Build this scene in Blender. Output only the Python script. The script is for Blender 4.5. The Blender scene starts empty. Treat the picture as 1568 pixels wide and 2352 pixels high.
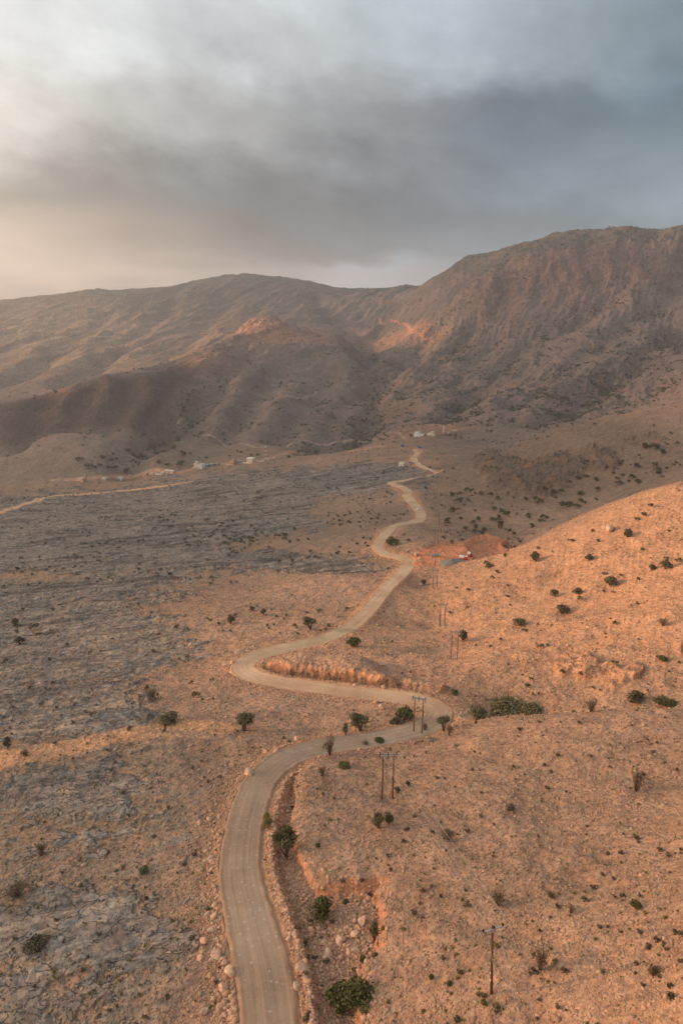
import bpy, math, random
import numpy as np
from mathutils import Vector

sc = bpy.context.scene
col = sc.collection
rnd = random.Random(7)
nr = np.random.RandomState(11)
R = math.radians

# ------------------------------------------------------------------ camera
CAMZ = 300.0
PITCH = R(18.0)
cd = bpy.data.cameras.new("camera")
cam = bpy.data.objects.new("camera", cd)
col.objects.link(cam)
cam.location = (0, 0, CAMZ)
cam.rotation_euler = (R(90) - PITCH, 0, 0)
cd.sensor_fit = 'HORIZONTAL'
cd.sensor_width = 36.0
cd.lens = 36.0 * 1569.0 / 1568.0
cd.clip_start = 1.0
cd.clip_end = 60000.0
sc.camera = cam

# ------------------------------------------------------------------ exposure
sc.view_settings.view_transform = 'Standard'
sc.view_settings.look = 'None'
sc.view_settings.exposure = 0.25
sc.view_settings.gamma = 1.0
sc.cycles.max_bounces = 5
sc.cycles.diffuse_bounces = 3
sc.cycles.volume_bounces = 1
sc.cycles.transparent_max_bounces = 4
sc.cycles.use_denoising = True

# ------------------------------------------------------------------ sun
SUN_EL = R(13.0)
SUNV = Vector((-1.0, 0.09, 0)).normalized() * math.cos(SUN_EL)
SUNV.z = math.sin(SUN_EL)                       # towards the sun
sd = bpy.data.lights.new("sun", 'SUN')
sd.energy = 5.0
sd.angle = R(2.0)
sd.color = (1.0, 0.56, 0.27)
sun = bpy.data.objects.new("sun", sd)
col.objects.link(sun)
sun.rotation_euler = SUNV.to_track_quat('Z', 'Y').to_euler()

# ------------------------------------------------------------------ world: broken evening cloud over a Nishita sky
def s2l(c):
    return tuple((x / 255 / 12.92) if x / 255 <= 0.04045 else ((x / 255 + 0.055) / 1.055) ** 2.4 for x in c)

w = bpy.data.worlds.new("World")
sc.world = w
w.use_nodes = True
nt = w.node_tree
nt.nodes.clear()
N = nt.nodes.new
Lk = nt.links.new
def wmath(op, a, b=None, c=None, clamp=False):
    n = N('ShaderNodeMath'); n.operation = op; n.use_clamp = clamp
    for i, q in enumerate((a, b, c)):
        if q is None: continue
        if isinstance(q, (int, float)): n.inputs[i].default_value = q
        else: Lk(q, n.inputs[i])
    return n.outputs[0]
tc = N('ShaderNodeTexCoord')
sx = N('ShaderNodeSeparateXYZ'); Lk(tc.outputs['Generated'], sx.inputs[0])
X, Y, Z = sx.outputs
# cloud coordinates on a plane overhead, so that the forms flatten towards the horizon
zc = wmath('ADD', wmath('MAXIMUM', Z, 0.0), 0.16)
cx_ = wmath('DIVIDE', X, zc); cy_ = wmath('DIVIDE', Y, zc)
cv = N('ShaderNodeCombineXYZ'); Lk(cx_, cv.inputs[0]); Lk(cy_, cv.inputs[1])
n1 = N('ShaderNodeTexNoise'); n1.inputs['Scale'].default_value = 0.75; n1.inputs['Detail'].default_value = 6; n1.inputs['Roughness'].default_value = 0.5
n1.inputs['Distortion'].default_value = 0.0
Lk(cv.outputs[0], n1.inputs['Vector'])
cv2 = N('ShaderNodeCombineXYZ'); Lk(cx_, cv2.inputs[0]); Lk(wmath('ADD', wmath('MULTIPLY', Z, 9.0), wmath('MULTIPLY', cx_, 0.25)), cv2.inputs[1]); cv2.inputs[2].default_value = 3.1
n2 = N('ShaderNodeTexNoise'); n2.inputs['Scale'].default_value = 1.2; n2.inputs['Detail'].default_value = 7; n2.inputs['Roughness'].default_value = 0.55
n2.inputs['Distortion'].default_value = 0.1
Lk(cv2.outputs[0], n2.inputs['Vector'])
az = wmath('ARCTAN2', X, Y)                      # radians, 0 ahead
el = wmath('ARCSINE', Z)
cv3 = N('ShaderNodeCombineXYZ'); Lk(wmath('MULTIPLY', az, 6.0), cv3.inputs[0]); Lk(wmath('ADD', wmath('MULTIPLY', el, 9.5), wmath('MULTIPLY', az, 1.6)), cv3.inputs[1]); cv3.inputs[2].default_value = 7.7
n3 = N('ShaderNodeTexNoise'); n3.inputs['Scale'].default_value = 1.0; n3.inputs['Detail'].default_value = 9; n3.inputs['Roughness'].default_value = 0.58; n3.inputs['Distortion'].default_value = 0.15
Lk(cv3.outputs[0], n3.inputs['Vector'])
azw = wmath('ADD', az, wmath('MULTIPLY', wmath('SUBTRACT', n2.outputs[0], 0.5), 0.30))
elw = wmath('ADD', wmath('ADD', el, wmath('MULTIPLY', wmath('SUBTRACT', n1.outputs[0], 0.5), 0.10)), wmath('MULTIPLY', wmath('SUBTRACT', n3.outputs[0], 0.5), 0.12))
azf = wmath('MULTIPLY_ADD', azw, 1 / (2 * R(90)), 0.5, clamp=True)      # -90..90 deg to 0..1
def aramp(stops):
    r = N('ShaderNodeValToRGB'); r.color_ramp.interpolation = 'B_SPLINE'
    cr = r.color_ramp
    while len(cr.elements) > 1: cr.elements.remove(cr.elements[-1])
    for i, (d, c) in enumerate(stops):
        p = (d + 90) / 180
        e = cr.elements[0] if i == 0 else cr.elements.new(p)
        e.position = p; e.color = (*s2l(c), 1)
    Lk(azf, r.inputs[0])
    return r.outputs[0]
SKYROWS = [
    (-1.0, [(-90, (215, 190, 160)), (-32, (168, 160, 152)), (-20, (178, 166, 155)), (-10, (160, 150, 142)), (-3, (176, 176, 180)), (1, (210, 216, 222)), (5, (196, 206, 214)), (10, (128, 138, 146)), (90, (110, 124, 134))]),
    (1.2, [(-90, (255, 228, 188)), (-32, (206, 188, 170)), (-20, (224, 200, 178)), (-9, (158, 147, 139)), (-2, (160, 160, 164)), (1, (190, 195, 202)), (5, (176, 186, 194)), (10, (126, 136, 144)), (90, (110, 124, 134))]),
    (3.2, [(-90, (255, 238, 205)), (-32, (240, 216, 190)), (-21, (200, 178, 160)), (-9, (126, 118, 113)), (2, (116, 117, 120)), (10, (132, 139, 146)), (20, (122, 134, 142)), (90, (110, 124, 134))]),
    (6.6, [(-90, (255, 243, 220)), (-32, (182, 168, 152)), (-20, (150, 142, 135)), (-7, (122, 120, 120)), (4, (104, 107, 112)), (14, (106, 115, 124)), (23, (146, 158, 166)), (90, (115, 130, 140))]),
    (11.5, [(-90, (255, 247, 232)), (-32, (228, 220, 206)), (-20, (196, 192, 186)), (-7, (162, 163, 164)), (4, (134, 137, 141)), (13, (104, 113, 121)), (23, (104, 122, 133)), (90, (110, 127, 138))]),
    (16.0, [(-90, (255, 250, 240)), (-33, (252, 248, 238)), (-23, (214, 215, 213)), (-7, (192, 196, 198)), (5, (172, 179, 184)), (14, (138, 147, 154)), (24, (112, 129, 139)), (90, (112, 129, 140))]),
    (22.0, [(-90, (255, 252, 244)), (-33, (222, 223, 220)), (-18, (218, 221, 222)), (-4, (192, 198, 202)), (8, (170, 180, 186)), (18, (132, 147, 157)), (26, (114, 132, 144)), (90, (118, 134, 145))]),
    (50.0, [(-90, (232, 228, 220)), (-30, (196, 197, 197)), (0, (178, 181, 184)), (30, (154, 163, 170)), (90, (136, 148, 157))]),
]
cur = aramp(SKYROWS[0][1])
for (e0, _), (e1, st) in zip(SKYROWS[:-1], SKYROWS[1:]):
    mr = N('ShaderNodeMapRange'); mr.interpolation_type = 'SMOOTHSTEP'
    Lk(elw, mr.inputs[0]); mr.inputs[1].default_value = R(e0); mr.inputs[2].default_value = R(e1)
    mx = N('ShaderNodeMix'); mx.data_type = 'RGBA'
    Lk(mr.outputs[0], mx.inputs[0]); Lk(cur, mx.inputs[6]); Lk(aramp(st), mx.inputs[7])
    cur = mx.outputs[2]
# billows
bil = wmath('ADD', wmath('MULTIPLY', wmath('SUBTRACT', n1.outputs[0], 0.5), 0.55), wmath('MULTIPLY', wmath('SUBTRACT', n2.outputs[0], 0.5), 0.5))
bil = wmath('ADD', bil, wmath('MULTIPLY', wmath('SUBTRACT', n3.outputs[0], 0.5), 1.0))
bil = wmath('ADD', bil, 1.07)
vm = N('ShaderNodeVectorMath'); vm.operation = 'SCALE'; Lk(cur, vm.inputs[0]); Lk(bil, vm.inputs['Scale'])
sky = N('ShaderNodeTexSky'); sky.sky_type = 'NISHITA'; sky.sun_disc = False
sky.sun_elevation = SUN_EL
sky.sun_rotation = math.atan2(SUNV.x, SUNV.y)
sv = N('ShaderNodeVectorMath'); sv.operation = 'SCALE'; Lk(sky.outputs[0], sv.inputs[0]); sv.inputs['Scale'].default_value = 0.10
mx = N('ShaderNodeMix'); mx.data_type = 'RGBA'; mx.inputs[0].default_value = 0.93
Lk(sv.outputs[0], mx.inputs[6]); Lk(vm.outputs[0], mx.inputs[7])
# bright veil of cloud round the low sun, out of frame to the left
dp = N('ShaderNodeVectorMath'); dp.operation = 'DOT_PRODUCT'; Lk(tc.outputs['Generated'], dp.inputs[0]); dp.inputs[1].default_value = tuple(SUNV)
ang = wmath('ARCCOSINE', wmath('MINIMUM', dp.outputs['Value'], 0.9999))
gl_ = wmath('MULTIPLY', wmath('EXPONENT', wmath('MULTIPLY', wmath('POWER', wmath('DIVIDE', ang, R(31)), 2.0), -1.0)), 1.3)
gv = N('ShaderNodeVectorMath'); gv.operation = 'SCALE'; gv.inputs[0].default_value = (1.0, 0.74, 0.52); Lk(gl_, gv.inputs['Scale'])
ga_ = N('ShaderNodeVectorMath'); ga_.operation = 'ADD'; Lk(mx.outputs[2], ga_.inputs[0]); Lk(gv.outputs[0], ga_.inputs[1])
# the land below the horizon
mr = N('ShaderNodeMapRange'); Lk(Z, mr.inputs[0]); mr.inputs[1].default_value = -0.03; mr.inputs[2].default_value = -0.01
mg = N('ShaderNodeMix'); mg.data_type = 'RGBA'; Lk(mr.outputs[0], mg.inputs[0]); mg.inputs[6].default_value = (0.16, 0.125, 0.10, 1); Lk(ga_.outputs[0], mg.inputs[7])
bg = N('ShaderNodeBackground'); Lk(mg.outputs[2], bg.inputs[0]); bg.inputs[1].default_value = 1.0
wo = N('ShaderNodeOutputWorld'); Lk(bg.outputs[0], wo.inputs[0])

# ------------------------------------------------------------------ noise
def perlin(x, y, seed):
    r = np.random.RandomState(seed)
    ang = r.rand(256, 256).astype(np.float32) * 2 * np.pi
    gx, gy = np.cos(ang), np.sin(ang)
    xi = np.floor(x).astype(np.int32); yi = np.floor(y).astype(np.int32)
    fx = (x - xi).astype(np.float32); fy = (y - yi).astype(np.float32)
    xi &= 255; yi &= 255; x1 = (xi + 1) & 255; y1 = (yi + 1) & 255
    u = fx * fx * fx * (fx * (fx * 6 - 15) + 10); v = fy * fy * fy * (fy * (fy * 6 - 15) + 10)
    a = gx[xi, yi] * fx + gy[xi, yi] * fy
    b = gx[x1, yi] * (fx - 1) + gy[x1, yi] * fy
    c = gx[xi, y1] * fx + gy[xi, y1] * (fy - 1)
    d = gx[x1, y1] * (fx - 1) + gy[x1, y1] * (fy - 1)
    a = a + u * (b - a); c = c + u * (d - c)
    return (a + v * (c - a)) * 1.5
def fbm(x, y, seed, octv, gain=0.5, ridged=False):
    s = 0; amp = 1; tot = 0
    for o in range(octv):
        n = perlin(x + 13.7 * o, y - 7.3 * o, seed + o)
        if ridged: n = 1 - 2 * np.abs(n)
        s = s + n * amp; tot += amp
        amp *= gain; x = x * 2.03; y = y * 2.03
    return s / tot
def sstep(x, a, b):
    t = np.clip((x - a) / (b - a), 0, 1)
    return t * t * (3 - 2 * t)

# ------------------------------------------------------------------ pixel <-> ground geometry (1568 x 2352 frame of the view)
cP, sP = math.cos(PITCH), math.sin(PITCH)
FP = 1569.0
def tdep(v):
    cy = -(v - 1176.0) / FP
    return (sP - cy * cP) / (cP + cy * sP)
def apix(u, v):
    cy = -(v - 1176.0) / FP
    return ((u - 784.0) / FP) / (cP + cy * sP)
def proj(x, y, z):
    h = CAMZ - z
    dep = y * cP + h * sP
    up = y * sP - h * cP
    return 784 + FP * x / dep, 1176 - FP * up / dep

# ------------------------------------------------------------------ lie of the land: (pixel u, pixel v, distance ahead)
CP = [
 (1568,2352,42),(1300,2352,50),(1128,2284,56),(900,2352,57),(1568,2000,70),(1568,1800,97),(1300,2000,78),(1300,1800,102),
 (900,2000,82),(760,2000,83.5),(1100,2050,75),(888,1835,105),(1100,1800,105),(960,1688,141),(700,1800,111),(780,1760,118),
 (1568,1640,122),(1400,1630,131),(1300,1637,138),(1150,1645,146),
 (1200,1612,163),(1400,1600,158),(1568,1600,150),(1080,1625,157),
 (1568,1400,190),(1568,1250,250),(1568,1105,310),(1300,1500,185),(1300,1350,255),(1300,1200,370),(1180,1262,365),(1400,1155,350),
 (1100,1500,200),(1100,1350,275),(1046,1515,208),(1014,1438,256),(996,1350,312),(1100,1290,335),(950,1500,200),(900,1450,240),(1000,1400,270),
 (1400,1150,470),(1568,1100,440),(1400,1050,560),(1400,950,650),(1568,918,600),(1300,1190,460),(1300,1080,570),(1300,975,690),
 (1200,1200,470),(1200,1100,580),(1150,1040,720),(1100,1200,480),(1100,1100,640),(1020,1085,740),(1080,1052,760),
 (1000,1275,352),(960,1290,345),(1050,1243,388),(1150,1262,372),(1030,1232,405),
 (1568,905,1150),(1400,940,1150),(1300,965,1100),(1150,1025,1000),(1050,1010,1060),(958,998,1100),
 (1568,800,1500),(1568,700,1850),(1568,680,1950),(1568,560,2050),(1568,526,2300),
 (1430,700,1880),(1430,675,1970),(1430,565,2080),(1430,534,2320),
 (1300,900,1350),(1300,800,1650),(1300,700,1950),(1300,670,2000),(1300,570,2120),(1300,537,2350),
 (1200,720,1960),(1200,690,2010),(1200,605,2120),(1200,563,2430),
 (1100,900,1500),(1100,800,1850),(1100,740,2000),(1100,650,2120),(1100,588,2500),(1150,578,2450),
 (1060,600,2540),(1020,620,2600),(1000,642,2800),(960,660,3000),(1000,750,2200),(950,850,1800),(950,930,1400),(970,700,2500),
 (915,673,3400),(860,674,3500),(860,760,2700),(850,830,2200),(860,960,1350),(800,1000,1200),(790,668,5200),(830,667,5200),(870,672,5200),(970,775,2050),
 (600,738,2100),(650,748,2050),(700,766,1950),(790,778,1950),(840,825,1800),(700,870,1600),(600,900,1450),(560,1000,1180),(700,1000,1180),(700,930,1380),
 (640,1040,1080),(480,900,1400),(430,822,1700),(520,790,1850),(520,770,2450),(600,722,2900),(600,680,3200),(550,632,3500),(500,640,3520),(640,641,3550),
 (700,652,3600),(760,666,3650),(800,672,3700),(700,740,2750),(780,740,2750),
 (430,655,3700),(300,665,3900),(150,682,4100),(0,700,4300),(400,750,2800),(400,805,2350),(250,700,3300),(250,780,2600),(250,850,2100),
 (100,800,2500),(0,850,2200),(0,900,1900),(100,880,1950),(0,750,3100),
 (350,850,1550),(250,868,1430),(165,885,1380),(100,905,1340),(0,930,1280),
 (330,985,1180),(200,950,1230),(400,960,1250),(100,985,1200),(0,1020,1150),
 (150,995,1080),(0,1035,1050),(300,1010,1060),(400,1040,1020),(200,1100,950),(60,1110,930),(350,1095,960),(450,1075,990),(570,1058,1020),
 (700,1040,1050),(850,1020,1080),(930,1070,850),
 (0,1175,723),(430,1108,884),(0,1250,560),(0,1340,400),(0,1450,280),(0,1520,230),(0,1600,178),(150,1600,175),(300,1500,225),(300,1350,350),
 (300,1200,629),(500,1400,276),(600,1300,386),(700,1200,556),(700,1120,741),(850,1060,904),(850,1160,620),
 (450,1530,205),(450,1650,150),(560,1670,143),(700,1650,150),(850,1650,148),(300,1700,140),(300,1900,103),(0,1740,132),(0,1850,115),
 (300,2000,91),(0,2000,93),(0,2352,64),(300,2352,62),
]
# ground that other ground hides: (a = x/y, y, drop below the camera)
CPH = [
 (0.50,800,152),(0.40,900,175),(0.33,900,180),(-0.27,1950,235),(-0.4,1650,262),(-0.5,1550,275),(-0.4,1150,242),
 (0.5,400,128),(0.38,425,142),(0.3,430,152),
 (0.5,3500,-150),(0.3,3500,-90),(0.5,6500,50),(0.0,6500,100),(-0.5,6500,200),(-0.5,9000,220),(0.5,9000,150),(0.0,9000,180),(0.03,4300,75),
 (0.9,40,48),(1.0,100,60),(1.0,300,60),(1.0,1000,60),(1.0,2500,-200),(-0.9,40,95),(-1.0,100,108),(-1.0,300,165),(-1.0,1000,270),(-1.0,2500,300),(-1.0,5000,250),(0,34,78),(0.79,28,58),(0.48,28,63),(0.1,27,75),(-0.6,28,88),(0.8,13,54),(0.0,13,74),(-0.8,13,88),(-0.6,20,88),(0.5,20,60),
]
# crest lines: just behind each, the ground drops out of sight by the given metres
CREST = [
 [(0,1035,1050),(75,1008,1065),(150,995,1080),(230,998,1075),(300,1010,1060),(350,1025,1040),(400,1040,1020), 1.07, 14],
 [(-40,940,1260),(0,930,1280),(50,918,1310),(100,905,1340),(165,885,1380),(205,872,1400),(250,868,1430),(300,862,1490),(350,850,1550),(390,838,1620),(430,822,1700), 1.06, 30],
 [(470,808,1780),(520,790,1850),(560,762,1980),(600,738,2100),(650,748,2050),(700,766,1950),(745,770,1950),(790,778,1950),(840,825,1800), 1.07, 28],
 [(1640,905,590),(1568,918,600),(1480,935,620),(1400,950,650),(1300,975,690),(1200,1010,712),(1150,1036,725),(1080,1056,745), 1.06, 13],
 [(1568,1105,310),(1480,1128,330),(1400,1155,350),(1350,1175,358),(1300,1200,365),(1240,1230,366),(1180,1262,365), 1.08, 3],
 [(1568,1620,122),(1480,1622,127),(1400,1628,131),(1300,1635,138),(1220,1640,142),(1150,1645,146), 1.06, 4],
 [(550,632,3500),(640,641,3550),(700,652,3600),(760,665,3650), 1.08, 30],
 [(1020,620,2600),(1060,600,2540),(1150,576,2450),(1200,563,2430),(1300,537,2350),(1430,534,2320),(1568,526,2300), 1.08, 30],
]
# ------------------------------------------------------------------ the gravel road: (u, v, drop, half width)
ROAD = [(632,2700,80,2.8),(624,2450,82.5,2.8),(618,2352,84,2.8),(603,2231,85.5,3.0),(571,2100,87,2.8),(552,2001,88.2,2.6),(561,1902,90.5,2.7),(583,1825,93,2.8),
 (608,1780,94.6,2.8),(652,1744,96,2.8),(700,1725,97.2,2.7),(768,1710,98.8,2.6),(858,1699,100.4,2.6),(940,1681,102,2.7),(990,1662,103.2,2.9),(1008,1643,104.2,3.0),(1000,1625,105.4,3.1),
 (949,1607,107,2.9),(858,1595,108.6,2.8),(768,1584,110,2.8),(677,1573,111.6,2.8),(609,1561,113.2,3.0),(570,1546,114.6,3.3),(558,1529,116,3.4),(587,1507,117.8,3.2),
 (655,1488,119.6,2.9),(723,1473,121.4,2.9),(768,1458,123.4,2.9),(813,1433,126,2.9),(849,1397,130,3.0),(890,1347,136,3.0),(927,1312,140.4,3.2),(938,1290,143,3.4),
 (915,1279,144.8,3.2),(885,1272,146.3,3.0),(868,1257,148.3,3.0),(874,1242,150.4,3.0),(894,1217,153,3.0),(915,1205,156,3.0),(960,1196,162,3.2),(967,1182,168,3.4),
 (958,1165,173,3.6),(944,1150,177.5,4.2),(934,1138,181,3.6),(938,1130,183,3.2),(925,1119,186,3.2),(899,1109.5,190,3.4),(925,1104,194,3.2),(985,1093,199,3.2),(1003,1087,201,3.2),
 (975,1074,205.5,3.4),(956,1062,210,3.6),(950,1050,213,3.4),(958,1040,216,3.4),(950,1032,219,3.6)]
def catmull(P, n):
    P = np.array(P, float); out = []
    Q = np.vstack([2 * P[0] - P[1], P, 2 * P[-1] - P[-2]])
    for i in range(1, len(Q) - 2):
        p0, p1, p2, p3 = Q[i - 1:i + 3]
        for t in np.linspace(0, 1, n, endpoint=False):
            out.append(0.5 * ((2 * p1) + (-p0 + p2) * t + (2 * p0 - 5 * p1 + 4 * p2 - p3) * t * t + (-p0 + 3 * p1 - 3 * p2 + p3) * t ** 3))
    out.append(Q[-2])
    return np.array(out)
def resample(P, step):
    d = np.r_[0, np.cumsum(np.hypot(*(np.diff(P[:, :2], axis=0).T)))]
    s = np.arange(0, d[-1], step)
    return np.stack([np.interp(s, d, P[:, k]) for k in range(P.shape[1])], 1), s
rp = []
for (u, v, h, hw) in ROAD:
    y = h / tdep(v); rp.append((apix(u, v) * y, y, CAMZ - h, hw, v))
RD, RS = resample(catmull(rp, 14), 1.0)
k = np.ones(9) / 9
for c_ in (2, 3):
    RD[4:-4, c_] = np.convolve(RD[:, c_], k, 'valid')
RD[:, 3] *= 1.0 + 0.035 * fbm(RS / 9.0, RS * 0, 5, 2)

pts = []
for (u, v, y) in CP: pts.append((apix(u, v), math.log(y), y * tdep(v)))
for cr in CREST:
    for (u, v, y) in cr[:-2]:
        if not any(abs(u - q[0]) < 3 and abs(v - q[1]) < 3 for q in CP): pts.append((apix(u, v), math.log(y), y * tdep(v)))
        y2 = y * cr[-2]; pts.append((apix(u, v), math.log(y2), y2 * tdep(v) + cr[-1]))
for (a, y, h) in CPH: pts.append((a, math.log(y), h))
for i in range(2, len(rp), 2):
    x, y, z, hw, v = rp[i]; pts.append((x / y, math.log(y), CAMZ - z))
PT = np.array(pts)
def kern(r2): return np.sqrt(r2 + 0.018 ** 2)
A_ = PT[:, None, :2] - PT[None, :, :2]
K = kern((A_ ** 2).sum(2)) + np.eye(len(PT)) * -0.004
Pm = np.c_[np.ones(len(PT)), PT[:, :2]]
M = np.block([[K, Pm], [Pm.T, np.zeros((3, 3))]])
W = np.linalg.solve(M, np.r_[PT[:, 2], 0, 0, 0])
CA = np.linspace(-1.9, 1.9, 381); CL = np.linspace(math.log(11), math.log(9500), 940)
ga, gl = np.meshgrid(CA, CL)
HB = W[-3] + W[-2] * ga + W[-1] * gl
for i, p in enumerate(PT):
    HB += W[i] * kern((ga - p[0]) ** 2 + (gl - p[1]) ** 2)
def base_h(a, L):
    lim = 0.78
    a = np.where(np.abs(a) > lim, np.sign(a) * (lim + 0.10 * np.tanh((np.abs(a) - lim) / 0.10)), a)
    fa = np.clip((a - CA[0]) / (CA[1] - CA[0]), 0, len(CA) - 1.001); fl = np.clip((L - CL[0]) / (CL[1] - CL[0]), 0, len(CL) - 1.001)
    i = fa.astype(int); j = fl.astype(int); fa = fa - i; fl = fl - j
    fa = fa * fa * (3 - 2 * fa) * 0.35 + fa * 0.65
    return (HB[j, i] * (1 - fa) + HB[j, i + 1] * fa) * (1 - fl) + (HB[j + 1, i] * (1 - fa) + HB[j + 1, i + 1] * fa) * fl

# ------------------------------------------------------------------ terrain grid
rows = [math.log(12.0)]
while rows[-1] < math.log(9200):
    y = math.exp(rows[-1])
    st = 0.0036
    if y < 45: st = 0.006
    if 1880 < y < 2180: st = 0.0016
    if 900 < y <= 1880 or 2180 <= y < 3000: st = 0.0030
    if y > 4500: st = 0.012
    rows.append(rows[-1] + st)
GL = np.array(rows); NRW = len(GL)
core = np.linspace(-1, 1, 1180)
side = 1 + np.cumsum(np.linspace(0.003, 0.08, 54))
GS = np.r_[-side[::-1], core, side]; NC = len(GS)
def Ay(L): return 0.76 - 0.16 * sstep(L, math.log(60), math.log(600))
GA = Ay(GL)[:, None] * GS[None, :]
LL = np.broadcast_to(GL[:, None], GA.shape)
YY = np.exp(LL); XX = GA * YY
ZZ = (CAMZ - base_h(GA, LL)).astype(np.float64)
U0, V0 = proj(XX, YY, ZZ)
XF = XX.astype(np.float32); YF = YY.astype(np.float32)
def hitrow(u, v, Z=None):
    """first ground seen along the pixel's ray -> x, y, z"""
    Z = ZZ if Z is None else Z
    a = apix(u, v); t = tdep(v)
    s = a / Ay(GL)
    f = np.interp(s, GS, np.arange(NC)); i = np.clip(f.astype(int), 0, NC - 2); f = f - i
    j = np.arange(NRW)
    z = Z[j, i] * (1 - f) + Z[j, i + 1] * f
    y = np.exp(GL); rzv = CAMZ - y * t
    g = z - rzv
    k_ = np.argmax(g > 0)
    if k_ == 0: return None
    q = -g[k_ - 1] / (g[k_] - g[k_ - 1] + 1e-12)
    yy = y[k_ - 1] + q * (y[k_] - y[k_ - 1])
    return Vector((a * yy, yy, CAMZ - yy * t))
def blob(lst, U=None, V=None):
    U = U0 if U is None else U; V = V0 if V is None else V
    s = np.zeros_like(U, dtype=np.float32)
    for (u, v, ru, rv, a) in lst:
        s += a * np.exp(-(((U - u) / ru) ** 2 + ((V - v) / rv) ** 2)).astype(np.float32)
    return s

far = sstep(YY, 850, 1300)
wA = fbm(XF / 260, YF / 260, 40, 3)
# gullies running down to the lower left
dsx, dsy = -0.55, -0.835
al = XF * dsx + YF * dsy; ac = XF * dsy - YF * dsx
wx = fbm(XF / 300, YF / 300, 60, 2) * 60
mountain = far * sstep(U0 - V0 * 0.0, 780, 950)
gul = fbm((ac + wx) / 110, al / 520, 70, 4, 0.5, True)
gul2 = fbm((ac + wx) / 340, al / 1100, 80, 2, 0.5, True)
ZZ += far * (gul * 22.0 + gul2 * 30.0 - 14) * (1 - 0.6 * sstep(U0, 900, 820) * sstep(V0, 800, 850)) * sstep(ZZ, CAMZ - 262, CAMZ - 205) * (1 - 0.6 * sstep(V0, 690, 620))
foot = sstep(U0, 900, 820) * sstep(V0, 800, 850) * far
ZZ += far * fbm(XF / 60, YF / 60, 90, 5, 0.6) * 9.0 * sstep(V0, 1100, 950) * (1 - 0.72 * foot)
# broken cliff band
cliff = blob([(1568,620,170,55,1),(1400,620,150,55,1),(1250,640,130,50,1),(1110,690,90,40,.8),(1020,640,60,30,.5)]) * (YY > 1500) * (YY < 2500)
cliff = np.clip(cliff, 0, 1)
zb_ = (ZZ + fbm(XF / 90, YF / 90, 106, 3) * 14) / 17.0; zf = zb_ - np.floor(zb_)
ZZ += cliff * (np.where(zf < .6, zf / .6, (1 - zf) / .4) - .5) * 9
ZZ += cliff * (fbm(XF / 40, YF / 60, 100, 5, 0.62) * 16 + fbm(XF / 110, YF / 130, 104, 3, 0.5, True) * 14)
def stroke(pl, wd, Zr, p=2.0):
    P = [hitrow(u, v, Zr) for (u, v) in pl]; P = [q for q in P if q is not None]
    Q, _ = resample(catmull([(q.x, q.y, q.z) for q in P], 12), wd * 0.35)
    wob = fbm(np.arange(len(Q)) / 5.0, np.full(len(Q), pl[0][0] * .37), 333, 3) * wd * 0.5
    tm = np.zeros(ZZ.shape, np.float32)
    for (x, y, z), wb in zip(Q, wob):
        r_ = wd * 2.6; x = x + wb
        if y < 30: continue
        j0, j1 = np.searchsorted(GL, [math.log(max(y - r_, 20)), math.log(y + r_)]); Am = float(Ay(math.log(y)))
        c0 = np.searchsorted(GS, min((x - r_) / (y + r_), (x - r_) / max(y - r_, 20)) / Am - .01); c1 = np.searchsorted(GS, max((x + r_) / max(y - r_, 20), (x + r_) / (y + r_)) / Am + .01)
        d = np.hypot(XX[j0:j1, c0:c1] - x, YY[j0:j1, c0:c1] - y)
        tm[j0:j1, c0:c1] = np.maximum(tm[j0:j1, c0:c1], np.exp(-(d / wd) ** p))
    return tm
ZB = ZZ.copy()
wadi = np.zeros(ZZ.shape, np.float32)
for pl, wd, dp_, dk in (
    ([(205,880),(180,930),(150,992)], 26, 12, .2), ([(110,914),(80,960),(40,1022)], 26, 12, .2), ([(290,874),(280,920),(240,978)], 28, 13, .2), ([(400,852),(380,910),(345,968)], 30, 14, .3),
    ([(455,850),(430,910),(380,965),(330,1010),(300,1060)], 34, 16, .8),
    ([(560,800),(500,870),(450,930),(410,990)], 34, 14, .4), ([(640,850),(570,930),(520,1000)], 30, 12, .3), ([(760,850),(700,930),(640,1000)], 34, 14, .4), ([(800,900),(760,960),(720,1015)], 26, 11, .5),
    ([(905,690),(870,750),(850,800),(845,850),(860,900),(850,960),(800,1005),(740,1025)], 42, 22, 1.0),
    ([(1170,650),(1120,720),(1040,800),(960,870),(900,930)], 40, 20, .6), ([(1400,690),(1300,740),(1200,800),(1100,880),(1020,950)], 42, 22, .7), ([(1568,760),(1450,830),(1350,890),(1250,960)], 42, 22, .8),
    ([(1300,690),(1230,730),(1130,790),(1030,870)], 30, 14, .4), ([(1500,700),(1400,770),(1280,850),(1180,930)], 32, 14, .4), ([(1040,700),(1000,760),(930,830),(880,880)], 32, 14, .4),
    ([(520,680),(480,740),(420,800)], 50, 20, .3), ([(400,690),(330,750),(230,830),(150,880)], 50, 24, .3), ([(250,710),(180,770),(90,830),(0,880)], 50, 22, .2), ([(330,690),(300,720),(220,790)], 36, 14, .1), ([(620,680),(590,710),(560,740)], 40, 18, .4), ([(720,680),(760,720),(830,770)], 40, 18, .5)):
    m_ = stroke(pl, wd, ZB); ZZ -= m_ * dp_ * (1.0 + 0.7 * sstep(U0, 900, 820) * sstep(V0, 800, 850)); wadi = np.maximum(wadi, m_ * dk)
# near and middle ground
mid = 1 - far
ZZ += mid * fbm(XF / 45, YF / 45, 110, 3, 0.5) * 1.6 * sstep(YY, 130, 400)
ZZ += mid * fbm(XF / 9, YF / 9, 115, 3, 0.5) * 0.28
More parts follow.
